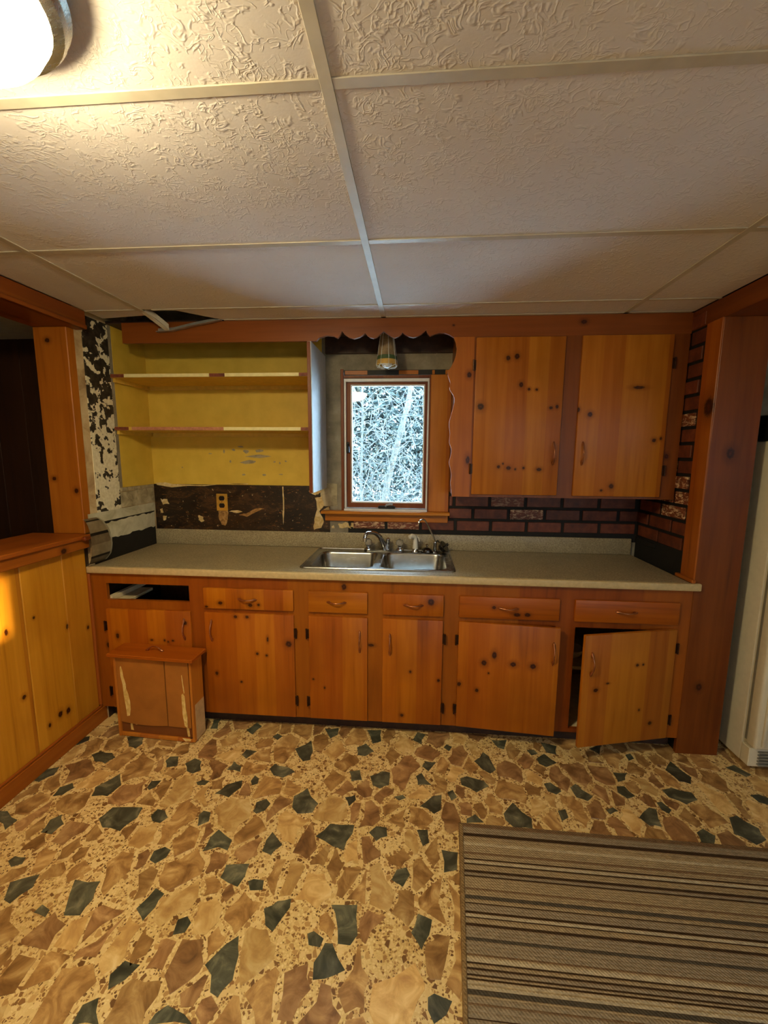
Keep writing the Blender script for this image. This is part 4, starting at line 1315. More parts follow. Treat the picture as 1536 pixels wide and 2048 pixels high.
tube(bm, [(0.006, Y0 + 0.002, Z0 + 0.096), (0.020, Y0 + 0.010, Z0 + 0.086), (0.026, Y0 + 0.012, Z0 + 0.064)], [0.006, 0.005, 0.004], 8)
obj('lever', bm, M['white_plastic'], spr, smooth=True)
# ---- soap cap
cap = thing('hole_cover', (0.072, Y0 - 0.01, Z0), 'round dark chrome cap with small knob beside the sprayer', 'sink cap')
bm = bmesh.new(); lathe(bm, [(0.034, 0.0), (0.035, 0.006), (0.030, 0.020), (0.016, 0.028), (0.006, 0.031)], (0.072, Y0 - 0.01, Z0), 22)
obj('dome', bm, M['chrome_dark'], cap, smooth=True)
bm = bmesh.new(); lathe(bm, [(0.004, 0.0), (0.004, 0.008), (0.009, 0.012), (0.009, 0.020), (0.003, 0.024)], (0.072, Y0 - 0.01, Z0 + 0.030), 14)
obj('knob', bm, M['chrome'], cap, smooth=True)
# ---- filter tap
ft = thing('water_filter_tap', (0.122, Y0 - 0.005, Z0), 'thin gooseneck filter tap at the right of the sink', 'tap')
bm = bmesh.new(); lathe(bm, [(0.022, 0.0), (0.020, 0.005), (0.011, 0.010), (0.010, 0.055), (0.012, 0.060), (0.010, 0.068)], (0.122, Y0 - 0.005, Z0), 16)
obj('body', bm, M['chrome'], ft, smooth=True)
bm = bmesh.new()
tube(bm, smoothpts([(0.122, Y0 - 0.005, Z0 + 0.066), (0.118, Y0 - 0.007, Z0 + 0.085), (0.080, Y0 - 0.030, Z0 + 0.165), (0.058, Y0 - 0.045, Z0 + 0.205), (0.040, Y0 - 0.055, Z0 + 0.214), (0.022, Y0 - 0.066, Z0 + 0.204), (0.016, Y0 - 0.070, Z0 + 0.186)], 5), 0.0048, 8)
obj('gooseneck', bm, M['chrome'], ft, smooth=True)
bm = bmesh.new()
tube(bm, [(0.124, Y0, Z0 + 0.060), (0.140, Y0 + 0.004, Z0 + 0.074), (0.150, Y0 + 0.006, Z0 + 0.060)], [0.005, 0.005, 0.004], 8)
obj('lever', bm, M['black_metal'], ft, smooth=True)
# ---- basket strainer leaning at the back corner
sb = thing('sink_strainer', (0.190, Y0 + 0.005, Z0), 'dark metal basket strainer leaning against the backsplash', 'strainer')
ax = Vector((0.55, -0.25, 0.45)).normalized()
def disc(bm, c, ax, prof, seg=18):
    a = ax.orthogonal().normalized(); b = ax.cross(a)
    rings = [[bm.verts.new(Vector(c) + ax * h + (a * math.cos(2 * math.pi * k / seg) + b * math.sin(2 * math.pi * k / seg)) * r) for k in range(seg)] for r, h in prof]
    for p, q in zip(rings, rings[1:]):
        for k in range(seg):
            bm.faces.new((p[k], p[(k + 1) % seg], q[(k + 1) % seg], q[k]))
    bm.faces.new(rings[0]); bm.faces.new(rings[-1])
cc = (0.182, Y0 + 0.002, Z0 + 0.038)
bm = bmesh.new(); disc(bm, cc, -ax, [(0.038, -0.002), (0.039, 0.002), (0.030, 0.006), (0.026, 0.026), (0.018, 0.030)])
obj('basket', bm, M['chrome_dark'], sb, smooth=30)
bm = bmesh.new(); disc(bm, Vector(cc) + ax * 0.002, ax, [(0.004, 0), (0.004, 0.014), (0.010, 0.018), (0.008, 0.026)])
obj('knob', bm, M['black_metal'], sb, smooth=30)

# ---- wall cabinet
uc = thing('wall_cabinet', (0.77, 2.48, 1.297), 'two-door knotty pine wall cabinet to the right of the window', 'cabinet')
UX0, UX1, UZ0, UZ1 = 0.165, 1.358, 1.297, 2.134
# left stile with round cut-out and wavy edge
edge = [(0.196, 1.297)]
wav = [(0.186, 1.375), (0.190, 1.415), (0.182, 1.455), (0.175, 1.485), (0.182, 1.514), (0.186, 1.552), (0.174, 1.592), (0.176, 1.640), (0.170, 1.690), (0.180, 1.740), (0.195, 1.800), (0.190, 1.835), (0.168, 1.870), (0.170, 1.905), (0.158, 1.938), (0.156, 1.962)]
cir = [(0.172, 1.985), (0.186, 2.012), (0.196, 2.045), (0.199, 2.075), (0.193, 2.105), (0.182, 2.134)]
og = (0.23, YU, UZ0)
pl = edge + [(p[0], p[1]) for p in smoothpts([(a, b, 0) for a, b in wav], 4)] + cir + [(0.290, 2.134), (0.290, 1.297)]
obj('scalloped_stile', poly_prism(pl, YU, YU + 0.02, 'xz'), pine('stile_pine', 'trim', 'z', KN['uf'], og, 'xz', 0.5), uc, origin=og)
og = (0.8, YU, UZ0)
obj('face_frame', grid_plate(0.290, UX1, UZ0, UZ1, [(0.315, 0.735, 1.33, 2.11), (0.850, 1.265, 1.33, 2.11)], YU, YU + 0.02), pine('upper_frame_pine', 'upframe', 'z', KN['uf'], og, 'xz', 0.6), uc, origin=og)
obj('side_panel', box(0.205, 0.222, YU + 0.02, YB - 0.003, UZ0, 2.236), pine('side_panel_pine', 'upframe', 'z'), uc)
obj('side_panel', box(1.340, UX1, YU + 0.02, YB - 0.013, UZ0, 2.236), pine('side_panel_pine_b', 'upframe', 'z'), uc)
obj('bottom_panel', box(0.222, 1.340, YU + 0.02, YB - 0.013, UZ0, UZ0 + 0.018), pine('bottom_panel_pine', 'upframe', 'x'), uc)
YUD = YU - 0.012
slab('door', uc, 0.299, 0.751, 1.311, 2.129, YUD, 'upper', KN['u1'], 'l', (0.720, 1.535, False), 0, key='u1')
slab('door', uc, 0.833, 1.279, 1.310, 2.131, YUD, 'upper', KN['u2'], 'r', (0.868, 1.535, False), 0, key='u2')

# ---- scalloped valance running the whole width
val = [(-0.55, 2.124), (-0.535, 2.140), (-0.49, 2.152), (-0.455, 2.148), (-0.433, 2.137), (-0.424, 2.147), (-0.409, 2.173), (-0.395, 2.155), (-0.372, 2.140), (-0.345, 2.133), (-0.318, 2.140), (-0.298, 2.150), (-0.284, 2.161), (-0.272, 2.147), (-0.258, 2.138), (-0.240, 2.134), (-0.222, 2.140), (-0.205, 2.154), (-0.187, 2.168), (-0.168, 2.156), (-0.150, 2.143), (-0.128, 2.135), (-0.110, 2.140), (-0.096, 2.150), (-0.087, 2.161), (-0.072, 2.150), (-0.052, 2.140), (-0.030, 2.136), (-0.008, 2.141), (0.015, 2.153), (0.037, 2.171), (0.046, 2.152), (0.058, 2.141), (0.078, 2.149), (0.105, 2.157), (0.135, 2.155), (0.160, 2.146), (0.180, 2.134)]
pl = [(-1.643, 2.126), (-0.60, 2.124)] + val + [(1.362, 2.134), (1.362, 2.234), (-1.643, 2.234)]
og = (-0.14, YU, 2.126)
vb = obj('valance_board', poly_prism(pl, YU, YU + 0.02, 'xz'), pine('valance_pine', 'red', 'x', [k for k in KN['uf'] if k[1] > 2.13], og, 'xz', 0.8), origin=og)
tag(vb, 'red brown board under the ceiling with scalloped edge over the window', 'valance')

# ---- open shelves on the left
M['shelf_paint'] = plain('yellow_shelf_paint', (210, 172, 68), 0.55, var=0.05)
M['cream_strip'] = plain('cream_edge_tape', (222, 208, 150), 0.5, var=0.04)
M['rust_edge'] = m_blotch('bare_red_wood_edge', (84, 34, 20), (112, 50, 30), (132, 64, 40), 40, 0.6)
M['pink_edge'] = m_blotch('faded_pink_edge', (150, 92, 66), (178, 116, 84), (196, 140, 104), 40, 0.6)
M['panel_white'] = plain('white_side_paint', (206, 208, 208), 0.6, var=0.03)
su = thing('wall_shelves', (-1.17, 2.49, 1.30), 'open yellow wall shelves built in left of the window', 'shelf')
ep = obj('end_panel', box(-0.598, -0.578, YU, YB - 0.002, 1.306, 2.125, 0.001), M['panel_white'], su)
obj('edge_strip', box(-0.600, -0.582, YU - 0.006, YU, 1.306, 2.122, 0.001), pine('shelf_edge_pine', 'red', 'z'), ep)
for zt, strips in ((1.966, [(-1.745, -1.665, 'rust_edge'), (-1.663, -1.165, 'cream_strip'), (-1.163, -1.075, 'rust_edge'), (-1.073, -0.655, 'cream_strip'), (-0.653, -0.601, 'rust_edge')]),
                   (1.672, [(-1.745, -1.662, 'rust_edge'), (-1.640, -1.095, 'pink_edge'), (-1.093, -0.650, 'cream_strip'), (-0.648, -0.601, 'rust_edge')])):
    sh = obj('shelf', box(-1.748, -0.600, 2.328, YB - 0.008, zt - 0.020, zt), M['shelf_paint'], su)
    for a, b, mm in strips:
        obj('edging', box(a, b, 2.322 if mm != 'rust_edge' else 2.325, 2.328, zt - 0.019, zt - 0.001), M[mm], sh)
    obj('cleat', box(-1.748, -1.732, 2.345, YB - 0.008, zt - 0.042, zt - 0.020), M['shelf_paint'], sh)
    obj('cleat', box(-1.72, -0.61, YB - 0.026, YB - 0.008, zt - 0.042, zt - 0.020), M['shelf_paint'], sh)

# ================================================================== LAMPS
def glow(name, rgb, strength, flat=False):
    t = NT(name)
    c = (rgb[0], rgb[1], rgb[2], 1)
    n = t.noise(t.coord(), 3, 2, 0.5)
    t.b.inputs['Emission Color'].default_value = c
    t.b.inputs['Emission Strength'].default_value = strength
    return t.fin(t.ramp(n, [(0.3, L((236, 228, 206))), (0.7, L((244, 238, 222)))]), 0.4)
M['nickel'] = m_steel('brushed_nickel', 0.22, (190, 186, 178))
M['dome_glow'] = glow('lit_dome_glass', (1.0, 0.82, 0.47), LAMP_POWER)
def ceiling_lamp(x, y, label):
    l = thing('ceiling_lamp', (x, y, H - 0.12), label, 'lamp')
    bm = bmesh.new()
    lathe(bm, [(0.150, 0.0), (0.172, -0.004), (0.178, -0.014), (0.170, -0.022), (0.172, -0.030), (0.166, -0.038), (0.150, -0.044), (0.148, -0.040)], (x, y, H - 0.0025), 48)
    obj('base_ring', bm, M['nickel'], l, smooth=30)
    bm = bmesh.new()
    prof = [(0.147 * math.cos(a), -0.040 - 0.085 * math.sin(a)) for a in [R(k * 10) for k in range(9)]] + [(0.004, -0.125)]
    lathe(bm, prof, (x, y, H - 0.0025), 40)
    obj('glass_dome', bm, M['dome_glow'], l, smooth=50)
    return l
ceiling_lamp(-0.715, 0.635, 'lit white dome ceiling lamp with metal ring near the left corner')
# small fixture over the sink
M['shade'] = m_blotch('grey_brown_shade', (112, 92, 66), (140, 118, 88), (160, 140, 108), 30, 0.6)
M['green_band'] = plain('green_band', (72, 96, 62), 0.5)
M['yellow_band'] = plain('yellow_band', (196, 160, 82), 0.5)
M['bulb'] = plain('frosted_bulb', (232, 236, 238), 0.25, var=0.02)
M['wire'] = plain('white_wire', (220, 222, 216), 0.4)
lx, ly = -0.182, 2.50
dl = thing('sink_lamp', (lx, ly, 2.02), 'small bucket shaped lamp with green band hanging over the window', 'lamp')
bm = bmesh.new(); lathe(bm, [(0.045, 0.0), (0.043, -0.012), (0.030, -0.020)], (lx, ly, H), 24)
obj('canopy', bm, M['shade'], dl, smooth=30)
def cone_r(z): return 0.036 + (2.195 - z) * (0.061 - 0.036) / (2.195 - 2.030)
bm = bmesh.new()
zs = [2.226, 2.195, 2.15, 2.085]
lathe(bm, [(0.024, 2.226), (0.030, 2.205), (0.036, 2.195), (cone_r(2.15), 2.15), (cone_r(2.085), 2.085)], (lx, ly, 0), 24, cap=False)
obj('shade', bm, M['shade'], dl, smooth=30)
bm = bmesh.new(); lathe(bm, [(cone_r(2.085), 2.085), (cone_r(2.085) + .003, 2.083), (cone_r(2.062) + .003, 2.064), (cone_r(2.062), 2.062)], (lx, ly, 0), 24, cap=False)
obj('green_band', bm, M['green_band'], dl, smooth=30)
bm = bmesh.new(); lathe(bm, [(cone_r(2.062), 2.062), (cone_r(2.034), 2.034), (cone_r(2.034) - .003, 2.034), (cone_r(2.062) - .003, 2.062)], (lx, ly, 0), 24, cap=False)
obj('lower_band', bm, M['yellow_band'], dl, smooth=30)
bm = bmesh.new()
for k in range(8):
    a = 2 * math.pi * (k + 0.3) / 8
    tube(bm, [(lx + math.cos(a) * (r_ + 0.002), ly + math.sin(a) * (r_ + 0.002), z) for r_, z in ((0.030, 2.208), (0.037, 2.195), (cone_r(2.1), 2.10), (cone_r(2.034), 2.034))], 0.0016, 5)
    b = a + math.pi / 8
    c2 = a + math.pi / 4
    tube(bm, [(lx + math.cos(q) * r_, ly + math.sin(q) * r_, z) for q, r_, z in ((a, .062, 2.034), (b, .056, 2.024), (c2, .062, 2.034))], 0.0022, 5)
    tube(bm, [(lx + math.cos(b) * .056, ly + math.sin(b) * .056, 2.024), (lx + math.cos(b) * .026, ly + math.sin(b) * .026, 2.018)], 0.0018, 5)
obj('wire_cage', bm, M['wire'], dl, smooth=30)
bm = bmesh.new(); lathe(bm, [(0.014, 2.11), (0.020, 2.09), (0.032, 2.06), (0.033, 2.045), (0.026, 2.028), (0.012, 2.020), (0.002, 2.019)], (lx, ly, 0), 20)
obj('bulb', bm, M['bulb'], dl, smooth=True)

# ================================================================== LOOSE THINGS
# ---- outlet
ou = thing('power_outlet', (-1.284, YB - 0.006, 1.142), 'brass coloured double power outlet on the black backsplash', 'outlet')
M['brass'] = plain('brass_plate', (206, 164, 70), 0.35, 0.5, 0.06)
bm = bmesh.new(); rmesh(bm, -1.322, -1.246, YB - 0.011, YB - 0.005, 1.144, 1.258, 0.002)
obj('cover_plate', bm, M['brass'], ou)
for zc in (1.228, 1.180):
    bm = poly_prism([(-1.284 + 0.019 * math.cos(a), zc + max(-0.015, min(0.015, 0.019 * math.sin(a)))) for a in [2 * math.pi * k / 20 for k in range(20)]], YB - 0.0135, YB - 0.011, 'xz')
    obj('receptacle', bm, M['black_metal'], ou)
bm = bmesh.new(); lathe(bm, [(0.003, 0), (0.0025, -0.001)], (-1.284, YB - 0.011, 1.204), 10, 'y')
obj('screw', bm, M['hinge'], ou)

# ---- pulled-out drawer standing on end
M['hardboard'] = plain('brown_hardboard', (160, 100, 38), 0.42, var=0.06, scale=9)
M['glue'] = m_blotch('dried_yellow_glue', (196, 160, 82), (222, 190, 112), (236, 214, 150), 30, 0.45)
M['drawer_side'] = pine('drawer_side_wood', 'casing', 'z', rough=0.5)
M['drawer_side_pale'] = plain('pale_bare_wood', (196, 164, 116), 0.6, var=0.07)
dr = thing('pulled_out_drawer', (-1.362, 1.994, 0), 'pine drawer pulled out and stood on end before the cabinet', 'drawer')
dr.rotation_euler = (0, 0, R(-3.2))
W2, D2, HT = 0.222, 0.050, 0.462            # half width, half depth, height
def dpart(name, b, m, bev=0.0015, parent=dr):
    return obj(name, box(*b, bev), m, parent, origin=(0, 0, 0), local=True)
dpart('front_board', (-W2 - 0.018, W2 + 0.020, -D2 - 0.022, D2 + 0.016, HT, HT + 0.020), pine('drawer_front_top_pine', 'base', 'x', [(-0.02, -.03, .02, .01)], (0, 0, 0), 'xz', 0.4), 0.004)
dpart('side_board', (-W2, -W2 + 0.013, -D2, D2, 0.0, HT), M['drawer_side'])
rs = dpart('side_board', (W2 - 0.013, W2, -D2, D2, 0.006, HT), M['drawer_side'])
rs['label'] = 'bare wood drawer side'
dpart('bare_wood', (W2 - 0.001, W2 + 0.0008, -D2 + 0.016, D2 - 0.001, 0.010, 0.21), M['drawer_side_pale'], 0.0)
dpart('back_board', (-W2 + 0.013, W2 - 0.013, -D2, D2, 0.004, 0.022), M['drawer_side'])
# bottom panel, a little warped, in two pieces over a darker strip
def warp(name, x0, x1, z0, z1, m, yoff, sag):
    bm = bmesh.new()
    n = 12
    g = []
    for j in (0, 1):
        for i in range(n + 1):
            x = x0 + (x1 - x0) * i / n
            zz = z1 if j else z0 - sag * (1 - (2 * i / n - 1) ** 2) * 1.0
            g.append([bm.verts.new((x, yoff, zz)), bm.verts.new((x, yoff + 0.004, zz))])
    for i in range(n):
        a, b, c, d = g[i], g[i + 1], g[n + 2 + i], g[n + 1 + i]
        for q in ((a[0], b[0], c[0], d[0]), (a[1], d[1], c[1], b[1]), (a[0], a[1], b[1], b[0]), (d[0], c[0], c[1], d[1])):
            bm.faces.new(q)
    bm.faces.new((g[0][0], g[n + 1][0], g[n + 1][1], g[0][1]))
    bm.faces.new((g[n][0], g[n][1], g[2 * n + 1][1], g[2 * n + 1][0]))
    return obj(name, bm, m, dr, origin=(0, 0, 0), local=True)
warp('bottom_panel', -W2 + 0.014, 0.067, 0.085, HT - 0.012, M['hardboard'], -D2 + 0.004, 0.010)
warp('bottom_panel', 0.072, W2 - 0.020, 0.082, HT - 0.012, M['hardboard'], -D2 + 0.005, 0.0)
warp('lower_strip', -W2 + 0.014, W2 - 0.014, 0.022, HT - 0.02, plain('dark_hardboard', (112, 62, 22), 0.5, var=0.06, scale=9), -D2 + 0.012, 0.0)
def gl(pts, y=-D2 + 0.0036):
    return obj('glue_streak', poly_prism(pts, y - 0.0012, y, 'xz'), M['glue'], dr, origin=(0, 0, 0), local=True)
gl([(-.186, .395), (-.181, .405), (-.174, .385), (-.170, .345), (-.158, .300), (-.160, .280), (-.150, .250), (-.142, .205), (-.143, .160), (-.150, .125), (-.166, .120), (-.170, .180), (-.176, .240), (-.178, .300), (-.186, .350)])
gl([(-.156, .110), (-.145, .112), (-.146, .075), (-.140, .035), (-.156, .036), (-.156, .08)], -D2 + 0.0116)
gl([(-.130, .085), (-.120, .092), (-.112, .080), (-.116, .070), (-.126, .068)], -D2 + 0.0116)
gl([(.158, .270), (.166, .280), (.176, .262), (.178, .200), (.184, .145), (.182, .085), (.166, .095), (.158, .160), (.158, .22)])
gl([(.164, .380), (.167, .382), (.172, .330), (.176, .282), (.172, .280), (.167, .33)])
gl([(.170, .080), (.184, .080), (.188, .03), (.176, .028)], -D2 + 0.0116)
gl([(.150, .026), (.200, .024), (.196, .012), (.168, .008)], -D2 - 0.0002)
sub('handle', PULL_H, dr, (-0.01, -0.004, HT + 0.020)).rotation_euler = (R(-90), 0, 0)
bm = bmesh.new(); lathe(bm, [(0.011, -0.006), (0.012, 0.0), (0.011, 0.006)], (W2 - 0.026, -D2 + 0.012, 0.0125), 14, 'x')
obj('foot_roller', bm, M['black_metal'], dr, origin=(0, 0, 0), local=True)

# ---- curled sheet of plank-print wall covering
CURL = [M_ for M_ in (plain('curl_taupe', (140, 122, 92), 0.55, var=0.12, scale=20), plain('curl_grey', (118, 106, 84), 0.55, var=0.14, scale=20), plain('curl_pale', (172, 154, 118), 0.55, var=0.1, scale=20), plain('curl_line', (34, 26, 20), 0.6), M['paperwhite'])]
bm = bmesh.new()
prof = []
NC = 26
for k in range(NC + 1):
    a = R(100 - 200 * k / NC)
    prof.append((XL + 0.012 + 0.038 * max(-0.1, math.cos(a)), 1.052 + 0.122 * math.sin(a) * (1.0 if a > 0 else 1.02)))
rows_ = []
rng = random.Random(8)
for k, (x, z) in enumerate(prof):
    yend = 2.185 - 0.085 * abs(k / NC - 0.60) ** 1.5 * 2.0 + rng.uniform(-.003, .003)
    rows_.append([bm.verts.new((x, y, z)) for y in (2.03, 2.07, 2.12, yend - 0.012, yend)])
bandof = lambda k: 3 if k in (4, 10, 18, 22) else (0 if k < 4 else 2 if k < 10 else 0 if k < 14 else 2 if k < 18 else 1 if k < 22 else 1)
for k in range(NC):
    for c in range(4):
        f = bm.faces.new((rows_[k][c], rows_[k][c + 1], rows_[k + 1][c + 1], rows_[k + 1][c]))
        f.material_index = 4 if c == 3 else bandof(k)
geom = bmesh.ops.solidify(bm, geom=list(bm.faces), thickness=0.002)
cu = obj('curled_wall_covering', bm, CURL)
tag(cu, 'curled strip of plank patterned wall covering peeling above the counter', 'wall covering')

# ---- rug
RUG_ROWS = [(0.006, 'b'), (0.033, 't'), (0.048, 'd'), (0.071, 'n'), (0.087, 'l'), (0.115, 'n'), (0.124, 'b'), (0.141, 'n'), (0.147, 'd'), (0.16, 'l'), (0.166, 'd'), (0.186, 'n'), (0.196, 'd'), (0.206, 't'), (0.212, 'd'), (0.251, 'n'), (0.258, 'b'), (0.276, 'n'), (0.289, 'c'), (0.301, 'n'), (0.305, 'd'), (0.328, 't'), (0.336, 'd'), (0.346, 'l'), (0.35, 'd'), (0.365, 'n'), (0.374, 'd'), (0.406, 't'), (0.416, 'c'), (0.451, 't'), (0.456, 'b'), (0.472, 'l'), (0.477, 'd'), (0.486, 'n'), (0.492, 'd'), (0.502, 't'), (0.507, 'd'), (0.512, 'n'), (0.517, 'd'), (0.538, 'l'), (0.551, 'c'), (0.556, 'n'), (0.569, 't'), (0.574, 'b'), (0.601, 't'), (0.604, 'd')]
RUGC = {'b': (116, 92, 66), 't': (142, 126, 102), 'd': (62, 46, 32), 'n': (154, 134, 102), 'l': (174, 156, 124), 'c': (78, 70, 58), 'e': (140, 114, 76)}
def m_rug(name, rgb):
    t = NT(name)
    c = t.coord()
    n = t.noise(t.vmath('MULTIPLY', c, (1.0, 3.0, 1)), 60, 4, 0.7)
    k = L(rgb)
    col = t.ramp(n, [(0.25, tuple(v * 0.62 for v in k[:3]) + (1,)), (0.5, k), (0.78, tuple(min(1, v * 1.4) for v in k[:3]) + (1,))])
    wv = t.n('TexWave', wave_type='BANDS', bands_direction='DIAGONAL')
    t.set(wv.inputs['Vector'], c); wv.inputs['Scale'].default_value = 55; wv.inputs['Distortion'].default_value = 2.0
    t.bump(t.math('ADD', n, t.math('MULTIPLY', wv.outputs[1], 0.6)), 0.9, 0.003)
    return t.fin(col, 0.95, 0, 0.1)
keys = list(RUGC)
rmats = [m_rug('rug_' + k, RUGC[k]) for k in keys]
rr = random.Random(3)
rows = list(RUG_ROWS)
v = rows[-1][0]
while v < 1.25:
    k = rr.choice('ntntlbdtncd')
    v += rr.uniform(0.008, 0.014) if k in 'dbc' else rr.uniform(0.012, 0.05)
    rows.append((v, k))
rug = thing('striped_rug', (0.2, 1.552, 0.0), 'brown striped ribbed rug lying on the stone floor', 'rug')
rug.rotation_euler = (0, 0, R(-0.7))
RW = 2.0
bm = bmesh.new()
def left(v): return -0.045 * v / 0.617 + 0.006
def band(bm, x0f, x1, y0, y1, hgt, mi, nseg=4, nx=1):
    ring = []
    for s in range(nseg + 1):
        f = s / nseg
        z = 0.0055 + hgt * math.sin(math.pi * f) ** 0.6 if 0 < s < nseg else 0.0055
        y = y0 + (y1 - y0) * f
        ring.append((bm.verts.new((x0f(-y), y, z)), bm.verts.new((x1, y, z))))
    for a, b in zip(ring, ring[1:]):
        bm.faces.new((a[0], a[1], b[1], b[0])).material_index = mi
v0 = 0.0
for v1, k in rows:
    n = max(1, round((v1 - v0) / 0.011))
    for i in range(n):
        a = v0 + (v1 - v0) * i / n; b = v0 + (v1 - v0) * (i + 1) / n
        hgt = {'d': 0.0004, 'c': 0.0008, 'b': 0.0014, 'l': 0.0040, 't': 0.0018, 'n': 0.0018}[k]
        band(bm, lambda q: left(q) + 0.012, RW, -a, -b, hgt, keys.index(k))
    v0 = v1
obj('pile', bm, rmats, rug, origin=(0, 0, 0), local=True, smooth=60)
bm = bmesh.new()
pts = [(0.0, 0.012), (RW + 0.01, 0.012), (RW + 0.01, -v0), (left(v0), -v0)]
lo = [bm.verts.new((p[0], p[1], 0.0016)) for p in pts]; hi = [bm.verts.new((p[0], p[1], 0.0056)) for p in pts]
bm.faces.new(lo); bm.faces.new(hi)
for i in range(4): bm.faces.new((lo[i], lo[(i + 1) % 4], hi[(i + 1) % 4], hi[i]))
obj('backing', bm, rmats[keys.index('b')], rug, origin=(0, 0, 0), local=True)
bm = bmesh.new()
tube(bm, [(left(q) + 0.004, -q, 0.0075) for q in [i * v0 / 8 for i in range(9)]], 0.0075, 8, squash=0.75)
obj('edge_binding', bm, m_rug('rug_edge', RUGC['e']), rug, origin=(0, 0, 0), local=True, smooth=True)

# ---- refrigerator
M['fridge'] = plain('cream_enamel', (214, 204, 176), 0.35, var=0.02)
M['gasket'] = plain('grey_gasket', (120, 116, 104), 0.6)
fr = thing('refrigerator', (1.99, 2.3, 0), 'cream white refrigerator standing to the right of the tall panel', 'refrigerator')
FX0, FX1, FT = 1.640, 2.37, 1.60
obj('body', box(FX0, FX1, 2.035, 2.64, 0.02, FT, 0.008, 2), M['fridge'], fr, smooth=30)
obj('gasket', box(FX0 + 0.012, FX1 - 0.012, 2.020, 2.035, 0.14, FT - 0.01), M['gasket'], fr)
for z0, z1 in ((0.125, 1.105), (1.115, FT - 0.002)):
    bm = bmesh.new(); rmesh(bm, FX0 + 0.004, FX1 - 0.004, 1.962, 2.020, z0, z1, 0.012, 3)
    d = obj('door', bm, M['fridge'], fr, smooth=30)
    bm = bmesh.new(); rmesh(bm, FX0 + 0.030, FX0 + 0.046, 1.952, 1.964, z0 + 0.02, z1 - 0.02, 0.004, 2)
    obj('edge_moulding', bm, M['fridge'], d, smooth=30)
gb = obj('base_cover', box(FX0 + 0.002, FX1 - 0.002, 1.985, 2.035, 0.022, 0.118, 0.003), M['fridge'], fr)
for k in range(5):
    obj('grille_slat', box(FX0 + 0.040, FX1 - 0.040, 1.972, 1.986, 0.034 + k * 0.016, 0.042 + k * 0.016, 0.002), M['gasket'], gb)
for x in (FX0 + 0.05, FX1 - 0.05):
    obj('foot', box(x - 0.02, x + 0.02, 2.06, 2.1, 0.0, 0.022), M['black_metal'], fr)
M['shadow_black'] = plain('fridge_top_shadow', (18, 18, 18), 0.4)  # black block put in for the shadow above the fridge
tag(obj('shadow_block', box(1.625, 1.98, 2.06, 2.45, FT + 0.0005, FT + 0.12, 0.006), M['shadow_black']), 'black block standing in for the shadow on top of the refrigerator', 'box')

# ================================================================== OUTDOORS
def m_leaf(name, c1, c2, c3):
    t = NT(name)
    wn = t.n('TexWhiteNoise', noise_dimensions='3D')
    g = t.n('NewGeometry')
    t.set(wn.inputs['Vector'], t.vmath('FLOOR', t.vmath('MULTIPLY', t.coord(), (26, 26, 26))))
    col = t.ramp(wn.outputs[0], [(0.0, L(c1)), (0.5, L(c2)), (0.85, L(c3))])
    return t.fin(col, 0.6)
M['needle'] = m_leaf('evergreen_leaves', (36, 50, 49), (47, 62, 60), (60, 74, 71))
M['brushleaf'] = m_leaf('pale_brush_leaves', (34, 46, 40), (48, 58, 53), (66, 74, 69))
M['twig'] = plain('pale_twigs', (68, 72, 71), 0.7, var=0.12)
M['bark'] = m_blotch('pale_bark', (58, 58, 54), (78, 78, 72), (94, 93, 86), 6, 0.8)
M['ground'] = m_blotch('bounce_pale_ground', (196, 196, 190), (220, 221, 218), (234, 236, 234), 3, 0.9)  # whitened so the ground bounces sky light up to the ceiling
gd = obj('ground', box(-9, 9, 2.85, 18, -0.6, -0.4), M['ground'], origin=(0, 8, -0.6))
tag(gd, 'ground outside the window, made pale to bounce light indoors', 'ground', kind='structure')
def leaf_cloud(rng, n, c, r, size):
    bm = bmesh.new()
    for _ in range(n):
        while True:
            p = Vector((rng.uniform(-1, 1), rng.uniform(-1, 1), rng.uniform(-1, 1)))
            if p.length < 1: break
        p = Vector((c[0] + p.x * r[0], c[1] + p.y * r[1], c[2] + p.z * r[2]))
        a = Vector((rng.gauss(0, 1), rng.gauss(0, 1), rng.gauss(0, 1))).normalized()
        b = a.orthogonal().normalized()
        s = size * rng.uniform(0.5, 1.3)
        bm.faces.new([bm.verts.new(p - a * s), bm.verts.new(p + b * s * 0.45), bm.verts.new(p + a * s), bm.verts.new(p - b * s * 0.45)])
    return bm
def twigs(rng, n, base, spread, hgt, rad):
    bm = bmesh.new()
    for _ in range(n):
        x = base[0] + rng.uniform(-spread[0], spread[0]); y = base[1] + rng.uniform(-spread[1], spread[1]); z = base[2] + rng.uniform(0, hgt)
        p = Vector((x, y, z))
        d = Vector((rng.gauss(0, .5), rng.gauss(0, .3), rng.uniform(-0.2, 1.0))).normalized()
        pts = [p.copy()]
        for k in range(rng.randint(4, 7)):
            d = (d + Vector((rng.gauss(0, .28), rng.gauss(0, .2), rng.gauss(0, .25)))).normalized()
            p = p + d * rng.uniform(.07, .14)
            pts.append(p.copy())
        m = len(pts)
        tube(bm, pts, [rad * rng.uniform(.7, 1.2) * (1 - 0.75 * i / m) for i in range(m)], 4, caps=False)
    return bm
rg = random.Random(21)
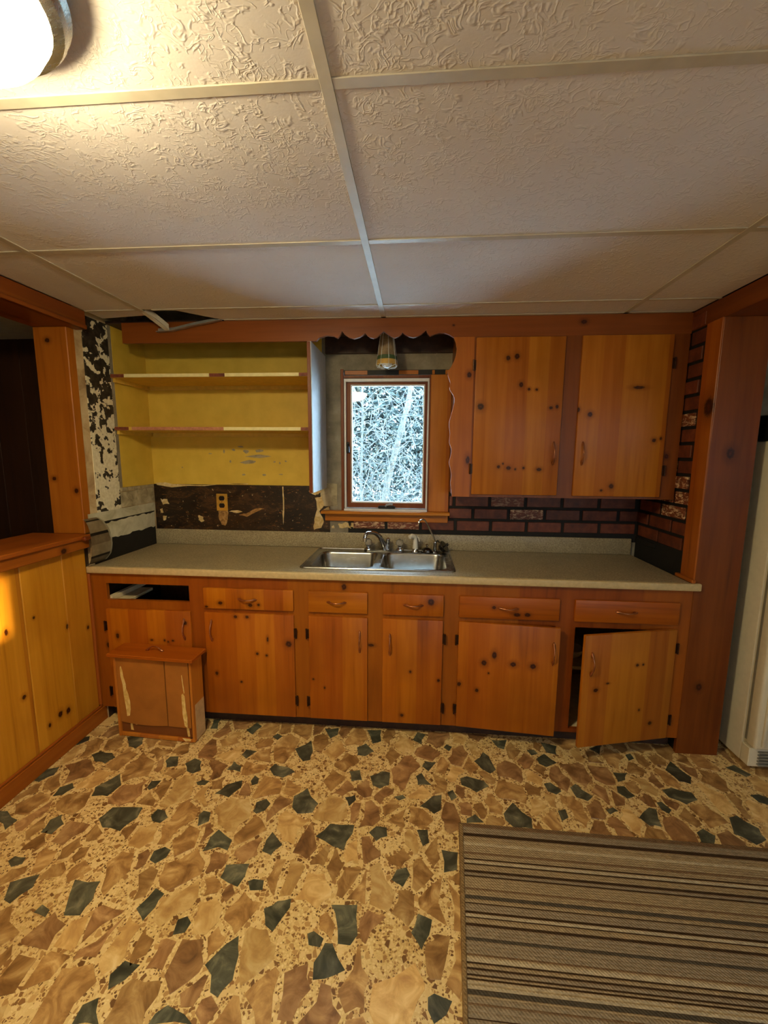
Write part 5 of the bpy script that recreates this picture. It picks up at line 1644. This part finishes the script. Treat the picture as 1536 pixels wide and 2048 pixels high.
for i, (x, y, h, r_, lab) in enumerate([(-2.75, 9.6, 6.2, 1.35, 'evergreen tree seen through the left part of the window'), (-0.75, 10.4, 6.6, 1.5, 'evergreen tree in the middle of the window view'), (1.25, 9.8, 6.2, 1.4, 'evergreen tree seen through the right part of the window')]):
    tree = thing('evergreen_tree', (x, y, -0.4), lab, 'tree', 'evergreen trees outside the window')
    bm = bmesh.new(); tube(bm, [(x, y, -0.4), (x + .05, y, 1.5), (x, y, h - 0.6)], [.11, .08, .02], 8)
    obj('trunk', bm, M['bark'], tree)
    obj('foliage', leaf_cloud(rg, 11000, (x, y, h / 2 - 0.3), (r_, 0.9, h / 2 + 0.2), 0.10), M['needle'], tree)
    obj('twigs', twigs(rg, 200, (x, y - 0.9, 0.0), (1.4, 0.2), 3.6, 0.013), M['twig'], tree)
for i, (pts, lab) in enumerate([([(-0.60, 7.0, -0.4), (-0.54, 7.0, 0.7), (-0.40, 7.0, 1.4), (-0.17, 7.0, 2.3), (-0.07, 7.1, 3.0), (0.14, 7.3, 4.4)], 'leaning pale tree trunk outside the window'), ([(-0.98, 7.4, -0.4), (-0.98, 7.4, 1.2), (-0.96, 7.4, 2.5), (-1.02, 7.5, 4.2)], 'thin upright sapling outside left in the window')]):
    p0 = pts[0]
    tree = thing('bare_tree', p0, lab, 'tree')
    bm = bmesh.new(); tube(bm, smoothpts(pts, 4), [(0.062 if i == 0 else 0.026) * (1 - 0.5 * k / (4 * (len(pts) - 1) + 1)) for k in range(4 * (len(pts) - 1) + 1)], 10)
    obj('trunk', bm, M['bark'], tree, smooth=True)
    obj('branches', twigs(rg, 70 if i == 0 else 60, (p0[0] + (0.2 if i == 0 else 0), p0[1] - 0.05, 0.3), (0.7, 0.25), 3.0, 0.009), M['twig'], tree)
for i, (x, y, lab) in enumerate([(-1.45, 6.5, 'pale brush growing outside at the left window edge'), (-0.25, 6.3, 'pale brush growing outside under the leaning trunk'), (0.85, 6.6, 'pale brush growing outside at the right window edge')]):
    sh = thing('shrub', (x, y, -0.4), lab, 'shrub', 'brush outside the window')
    obj('stems', twigs(rg, 110, (x, y, -0.4), (0.6, 0.3), 2.8, 0.008), M['twig'], sh)
    obj('leaves', leaf_cloud(rg, 1300, (x, y + 0.3, 1.2), (0.65, 0.4, 1.9), 0.034), M['brushleaf'], sh)
